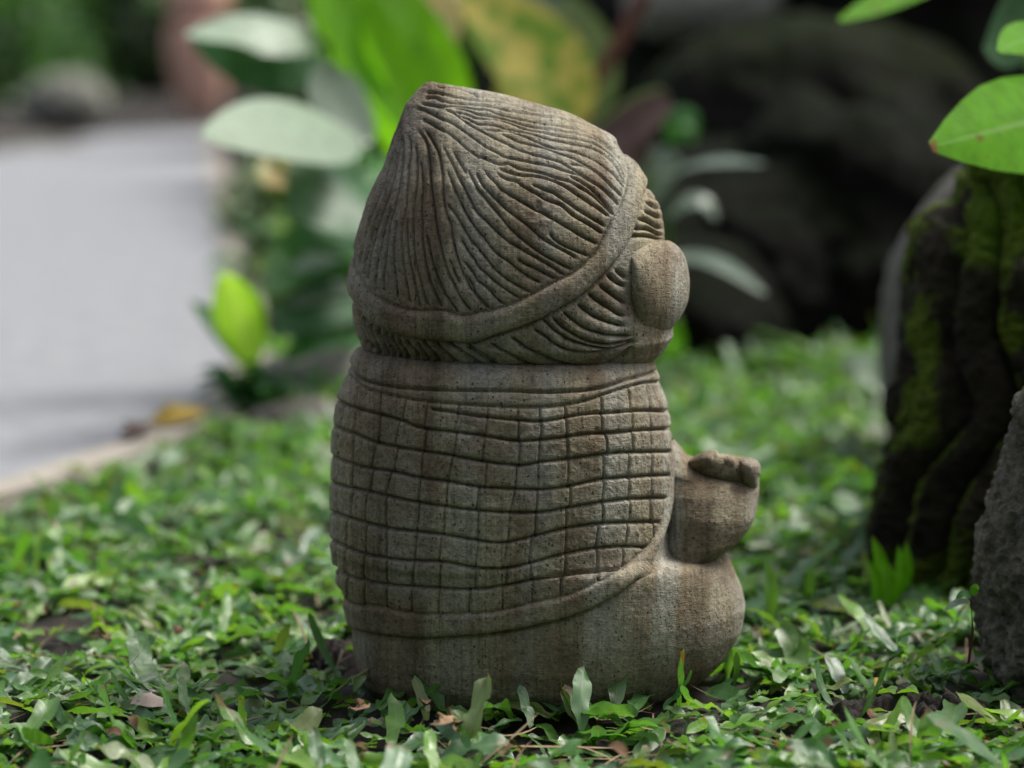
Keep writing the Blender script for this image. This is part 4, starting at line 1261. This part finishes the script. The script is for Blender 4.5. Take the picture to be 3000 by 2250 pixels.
hosta('red_stem_plant', gnd(1750, 870), 'plant with a leaning reddish stem and mauve bract behind the hat', [
    ([(1640,480,3.7),(1760,410,3.7),(1860,340,3.7),(1950,270,3.7)], [.03,.045,.05,.05,.045,.02], (.3,-.8,.5), 'ginger_leaf', .1),
])
q = [at(1890, -20, 3.9), at(1810, 130, 3.9), at(1730, 260, 3.9), at(1690, 400, 3.9), at(1670, 600, 3.9)]
rp_ = bpy.data.objects['red_stem_plant']
tube('red_stem', q, .012, .010, M['redstem'], rp_)
blade('bract', [at(1730, 440, 3.6), at(1800, 400, 3.6), at(1880, 345, 3.6), at(1960, 290, 3.6)], [.03, .045, .05, .048, .03], (.3, -.8, .5), M['mauve'], rp_, .2)
blade('bract', [at(1850, 500, 3.7), at(1860, 430, 3.7), at(1900, 380, 3.7)], [.02, .05, .045, .02], (.3, -.8, .5), M['mauve'], rp_, .2)
hosta('strap_leaf_plant', gnd(1960, 980), 'arching grey green strap leaves at the foot of the dark rocks', [
    ([(1900,600,3.6),(1980,510,3.6),(2090,475,3.55),(2240,480,3.5)], [.012,.02,.028,.03,.024,.006], (0,-.6,1), 'grey_blade', .1),
    ([(1950,640,3.6),(2000,600,3.6),(2060,590,3.6),(2100,640,3.6)], [.012,.02,.03,.03,.02,.006], (0,-.6,1), 'grey_blade', .1),
    ([(1950,760,3.5),(2040,755,3.5),(2130,785,3.45),(2240,860,3.4)], [.012,.022,.03,.03,.022,.006], (0,-.6,1), 'grey_blade', .1),
    ([(1960,420,3.8),(1990,370,3.8),(2010,350,3.8),(2030,420,3.8)], W(.045), (0,-.8,.6), 'hosta_mid', .1),
    ([(1900,560,3.8),(1920,500,3.8),(1950,480,3.8),(1960,500,3.8)], W(.06), (0,-.8,.6), 'grey_blade', .1),
    ([(2000,1040,3.3),(1960,1000,3.3),(1940,980,3.3),(1930,1040,3.3)], W(.05), (0,-.8,.6), 'upper_leaf', .1),
    ([(2580,1120,3.4),(2540,1090,3.4),(2500,1080,3.4),(2470,1110,3.4)], W(.05), (0,-.8,.6), 'hosta_white', .1),
])
# leaves reaching in from the upper right
up_base = Vector((.62, .62, 0))
hosta('upper_leaf_plant', up_base, 'plant reaching broad green leaves over the mossy rock at the right edge', [
    ([(3160,380,2.35),(3060,350,2.27),(2900,385,2.2),(2728,430,2.15)], [.05,.07,.084,.086,.08,.062,.038,.008], (.1,-1,.35), 'upper_leaf', -.12),
    ([(3140,180,2.4),(3060,130,2.35),(2990,120,2.3),(2925,150,2.25)], [.05,.055,.05,.04,.025,.004], (.1,-1,.6), 'upper_leaf', -.1),
    ([(3120,-40,2.9),(3020,30,2.8),(2940,80,2.75),(2880,140,2.7)], W(.10), (0,-1,-.35), 'hosta_dark', .1),
    ([(2900,-150,2.9),(2760,-80,2.85),(2610,-5,2.8),(2460,60,2.75)], [.02,.03,.034,.034,.03,.022,.006], (.1,-.9,.7), 'upper_leaf', .1),
])

# upright grass tuft by the mossy rock and sprout by the rough rock
tf = empty('grass_tuft', gnd(2600, 1770), 'tuft of upright bright green blades against the base of the mossy rock', 'plant')
for a_, b_, w_ in ((( 2580, 1760), (2555, 1570), .014), ((2605, 1775), (2575, 1630), .013), ((2625, 1750), (2655, 1590), .012), ((2570, 1770), (2540, 1640), .012), ((2615, 1760), (2632, 1600), .012)):
    p0, p1 = gnd(*a_), at(*b_, gnd(*a_).y - CAMY)
    blade('leaf', [p0, (p0 * .5 + p1 * .5) + Vector((.004, 0, 0)), p1], [w_ * .5, w_, w_, w_ * .7, .001], (.3, -1, .1), M['upper_leaf'], tf, .3, n=12, cross=3)
sp_ = empty('sprout', gnd(2855, 1960), 'thin dark stemmed sprout with narrow leaves leaning from the rough rock', 'plant')
tube('stem', [gnd(2835, 1960), at(2850, 1850, 1.93), at(2845, 1760, 1.93)], .0012, .0008, M['redstem'], sp_)
for a_, b_, m_ in (((2848, 1765), (2765, 1790), 'hosta_white'), ((2846, 1750), (2800, 1755), 'hosta_mid'), ((2848, 1745), (2870, 1725), 'upper_leaf')):
    p0, p1 = at(*a_, 1.93), at(*b_, 1.93)
    blade('leaf', [p0, (p0 + p1) / 2 + Vector((0, 0, .003)), p1], W(.0075), (0, -.5, 1), M[m_], sp_, .2, n=10, cross=3)
# larger single blades standing out of the lawn near the camera
big = [((2130,1990),(2120,1850),.007,'narrow dark blade standing upright at the right corner of the statue'),
       ((2255,1820),(2245,1640),.012,'bright blade rising right of the statue knee'),
       ((2330,1950),(2345,1870),.014,'curled upright blade right of the statue'),
       ((2700,2180),(2720,2075),.018,'broad blade standing in front of the bare soil on the right')]
for a_, b_, w_, lb in big:
    p0 = gnd(*a_); p1 = at(*b_, p0.y - CAMY)
    o = blade('grass_sprig', [p0, p0 * .5 + p1 * .5 + Vector((.002, -.003, 0)), p1], [w_ * .35, w_ * .8, w_, w_ * .8, w_ * .1], (.2, -1, .1), M['lawn_leaf'], None, .4, .0006, n=14, cross=4)
    tag(o, lb, 'grass blade')

# ------------------------------------------------------------------ hedges and borders far behind
def shrub(name, c, r, n, lsz, mat, core, label, seed, cat='shrub', group=None):
    s_ = empty(name, (c[0], c[1], 0), label, cat, group)
    # twiggy dark core
    nr_, nc_ = 24, 48
    ph = np.linspace(.01, math.pi - .01, nr_)[:, None]; th = np.linspace(0, 2 * math.pi, nc_, endpoint=False)[None, :]
    P = np.stack([np.sin(ph) * np.cos(th) * r[0] * .72, np.sin(ph) * np.sin(th) * r[1] * .72, (np.cos(ph) + 0 * th) * r[2] * .8], -1)
    d = 1 + .35 * fbm(P[..., 0] + seed, P[..., 1], P[..., 2], max(r) * .6, 4, seed)
    P = P * d[..., None] + np.array(c)
    link('twigs', np_mesh('twigs', P.reshape(-1, 3), grid_quads(nr_, nc_, True)), core, s_)
    v = rng.normal(0, 1, (n, 3)); v /= np.linalg.norm(v, axis=1, keepdims=True)
    rad = rng.uniform(.7, 1.02, n) * (1 + .3 * fbm(v[:, 0] * 2 + seed, v[:, 1] * 2, v[:, 2] * 2, 1.0, 3, seed + 1))
    X_ = c[0] + v[:, 0] * r[0] * rad; Y_ = c[1] + v[:, 1] * r[1] * rad; Z_ = c[2] + v[:, 2] * r[2] * rad
    k = Z_ > .01
    m = int(k.sum())
    ln = rng.uniform(.6, 1.4, m) * lsz
    b_ = leaf_batch(X_[k], Y_[k], Z_[k], rng.uniform(0, 6.28, m), rng.normal(.1, .6, m), rng.normal(0, .6, m), ln, ln * rng.uniform(.35, .6, m), rng.normal(.5, .5, m), ln * .02, 3, 2)
    fo = link('foliage', np_mesh('foliage', b_[0], b_[1], uv=b_[2]), mat, s_)
    fo['kind'] = 'stuff'
    return s_

tc_ = at(585, 210, 11.9)
pot = empty('terracotta_urn', (tc_.x, tc_.y, 0), 'tall pinkish terracotta urn beyond the path', 'urn')
prof = [(.0, .0), (.07, 0), (.085, .02), (.11, .12), (.135, .25), (.138, .33), (.125, .38), (.10, .405), (.10, .42), (.13, .45), (.135, .50), (.14, .56), (.13, .56), (.09, .45), (.0, .44)]
Pp = np.array([[(r_ * math.cos(a), r_ * math.sin(a), z) for a in np.linspace(0, 2 * math.pi, 40, endpoint=False)] for r_, z in prof])
Pp[..., 2] *= 1.0
zb = 0.0
link('urn_body', np_mesh('urn_body', (Pp + np.array((tc_.x, tc_.y, zb))).reshape(-1, 3), grid_quads(len(prof), 40, True)), M['terracotta'], pot)
blade('leaf', [Vector((tc_.x - .02, tc_.y, .5)), Vector((tc_.x + .1, tc_.y - .05, .75)), Vector((tc_.x + .25, tc_.y - .1, .8))], W(.1), (0, -.6, .8), M['hosta_mid'], pot)

shr = [((-4.0, 11.0, .25), (.9, .6, .75), 2600, .10, 'hedge', 'dark green shrub at the far left edge of the garden'),
       ((-2.9, 11.6, .3), (.8, .6, .75), 2600, .09, 'hedge', 'green shrub behind the grey stone beyond the path'),
       ((-2.3, 13.3, .3), (.8, .6, .8), 2400, .09, 'hedge', 'light green shrub at the end of the path beside the urn'),
       ((-.6, 13.8, .3), (.9, .6, .9), 2400, .09, 'hedge', 'broad shrub behind the terracotta urn'),
       ((-.40, 5.2, .2), (.24, .3, .42), 1300, .08, 'ginger_leaf', 'olive border shrub behind the pale leaves'),
       ((-.15, 4.3, .15), (.35, .35, .42), 1500, .08, 'ginger_leaf', 'mixed green border shrub behind the lime leaves'),
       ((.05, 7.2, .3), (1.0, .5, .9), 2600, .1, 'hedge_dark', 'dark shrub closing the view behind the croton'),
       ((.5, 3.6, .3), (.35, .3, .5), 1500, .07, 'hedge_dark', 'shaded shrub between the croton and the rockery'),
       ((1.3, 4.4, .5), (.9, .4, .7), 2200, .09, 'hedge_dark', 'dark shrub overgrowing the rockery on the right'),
       ((-4.8, 9.0, .3), (.9, .7, .9), 2000, .1, 'hedge', 'dark shrub outside the left end of the hedge')]
for sx_, sy_, r_, lb in ((850, 700, .17, 'low leafy clump along the path edge, farthest of the border'), (905, 840, .14, 'low leafy clump along the path edge under the dark leaves'), (960, 960, .12, 'low leafy clump nearest the statue beside the path edge')):
    q = gnd(sx_, sy_)
    shr.append(((q.x + .04, q.y, .03), (r_, r_, r_ * .8), 420, .06, 'border_mix', lb))
for k, (c_, r_, n_, l_, m_, lb) in enumerate(shr):
    shrub('border_shrub', c_, r_, n_, l_, M[m_], M['hedge_core'], lb, 100 + k * 13, group='shrubs round the garden')

# tall hedge closing the garden
for k, (x_, y_) in enumerate([(-6.5, 12), (-4, 14), (-1.2, 14.5), (1.6, 13), (3.8, 10), (4.6, 6.5)]):
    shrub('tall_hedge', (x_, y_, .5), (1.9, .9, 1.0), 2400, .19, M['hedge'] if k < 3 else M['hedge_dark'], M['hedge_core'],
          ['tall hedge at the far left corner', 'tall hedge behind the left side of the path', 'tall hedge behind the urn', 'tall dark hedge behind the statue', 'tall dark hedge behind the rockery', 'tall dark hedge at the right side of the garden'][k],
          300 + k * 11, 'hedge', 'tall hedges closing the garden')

# added hedges, out of view, blocking low sky light from the statue
for k, (x_, y_) in enumerate([(-3.4, -5.2), (-.6, -5.8), (2.2, -5.4), (4.2, -3.0)]):
    shrub('added_shade_hedge', (x_, y_, 1.2), (1.9, .8, 1.9), 1500, .2, M['hedge'], M['hedge_core'],
          ['added hedge behind the camera at the left, shading the statue', 'added hedge straight behind the camera, shading the statue', 'added hedge behind the camera at the right, shading the statue', 'added unseen hedge along the right side of the lawn, for shade'][k],
          500 + k * 11, 'hedge', 'added unseen hedges that shade the statue')
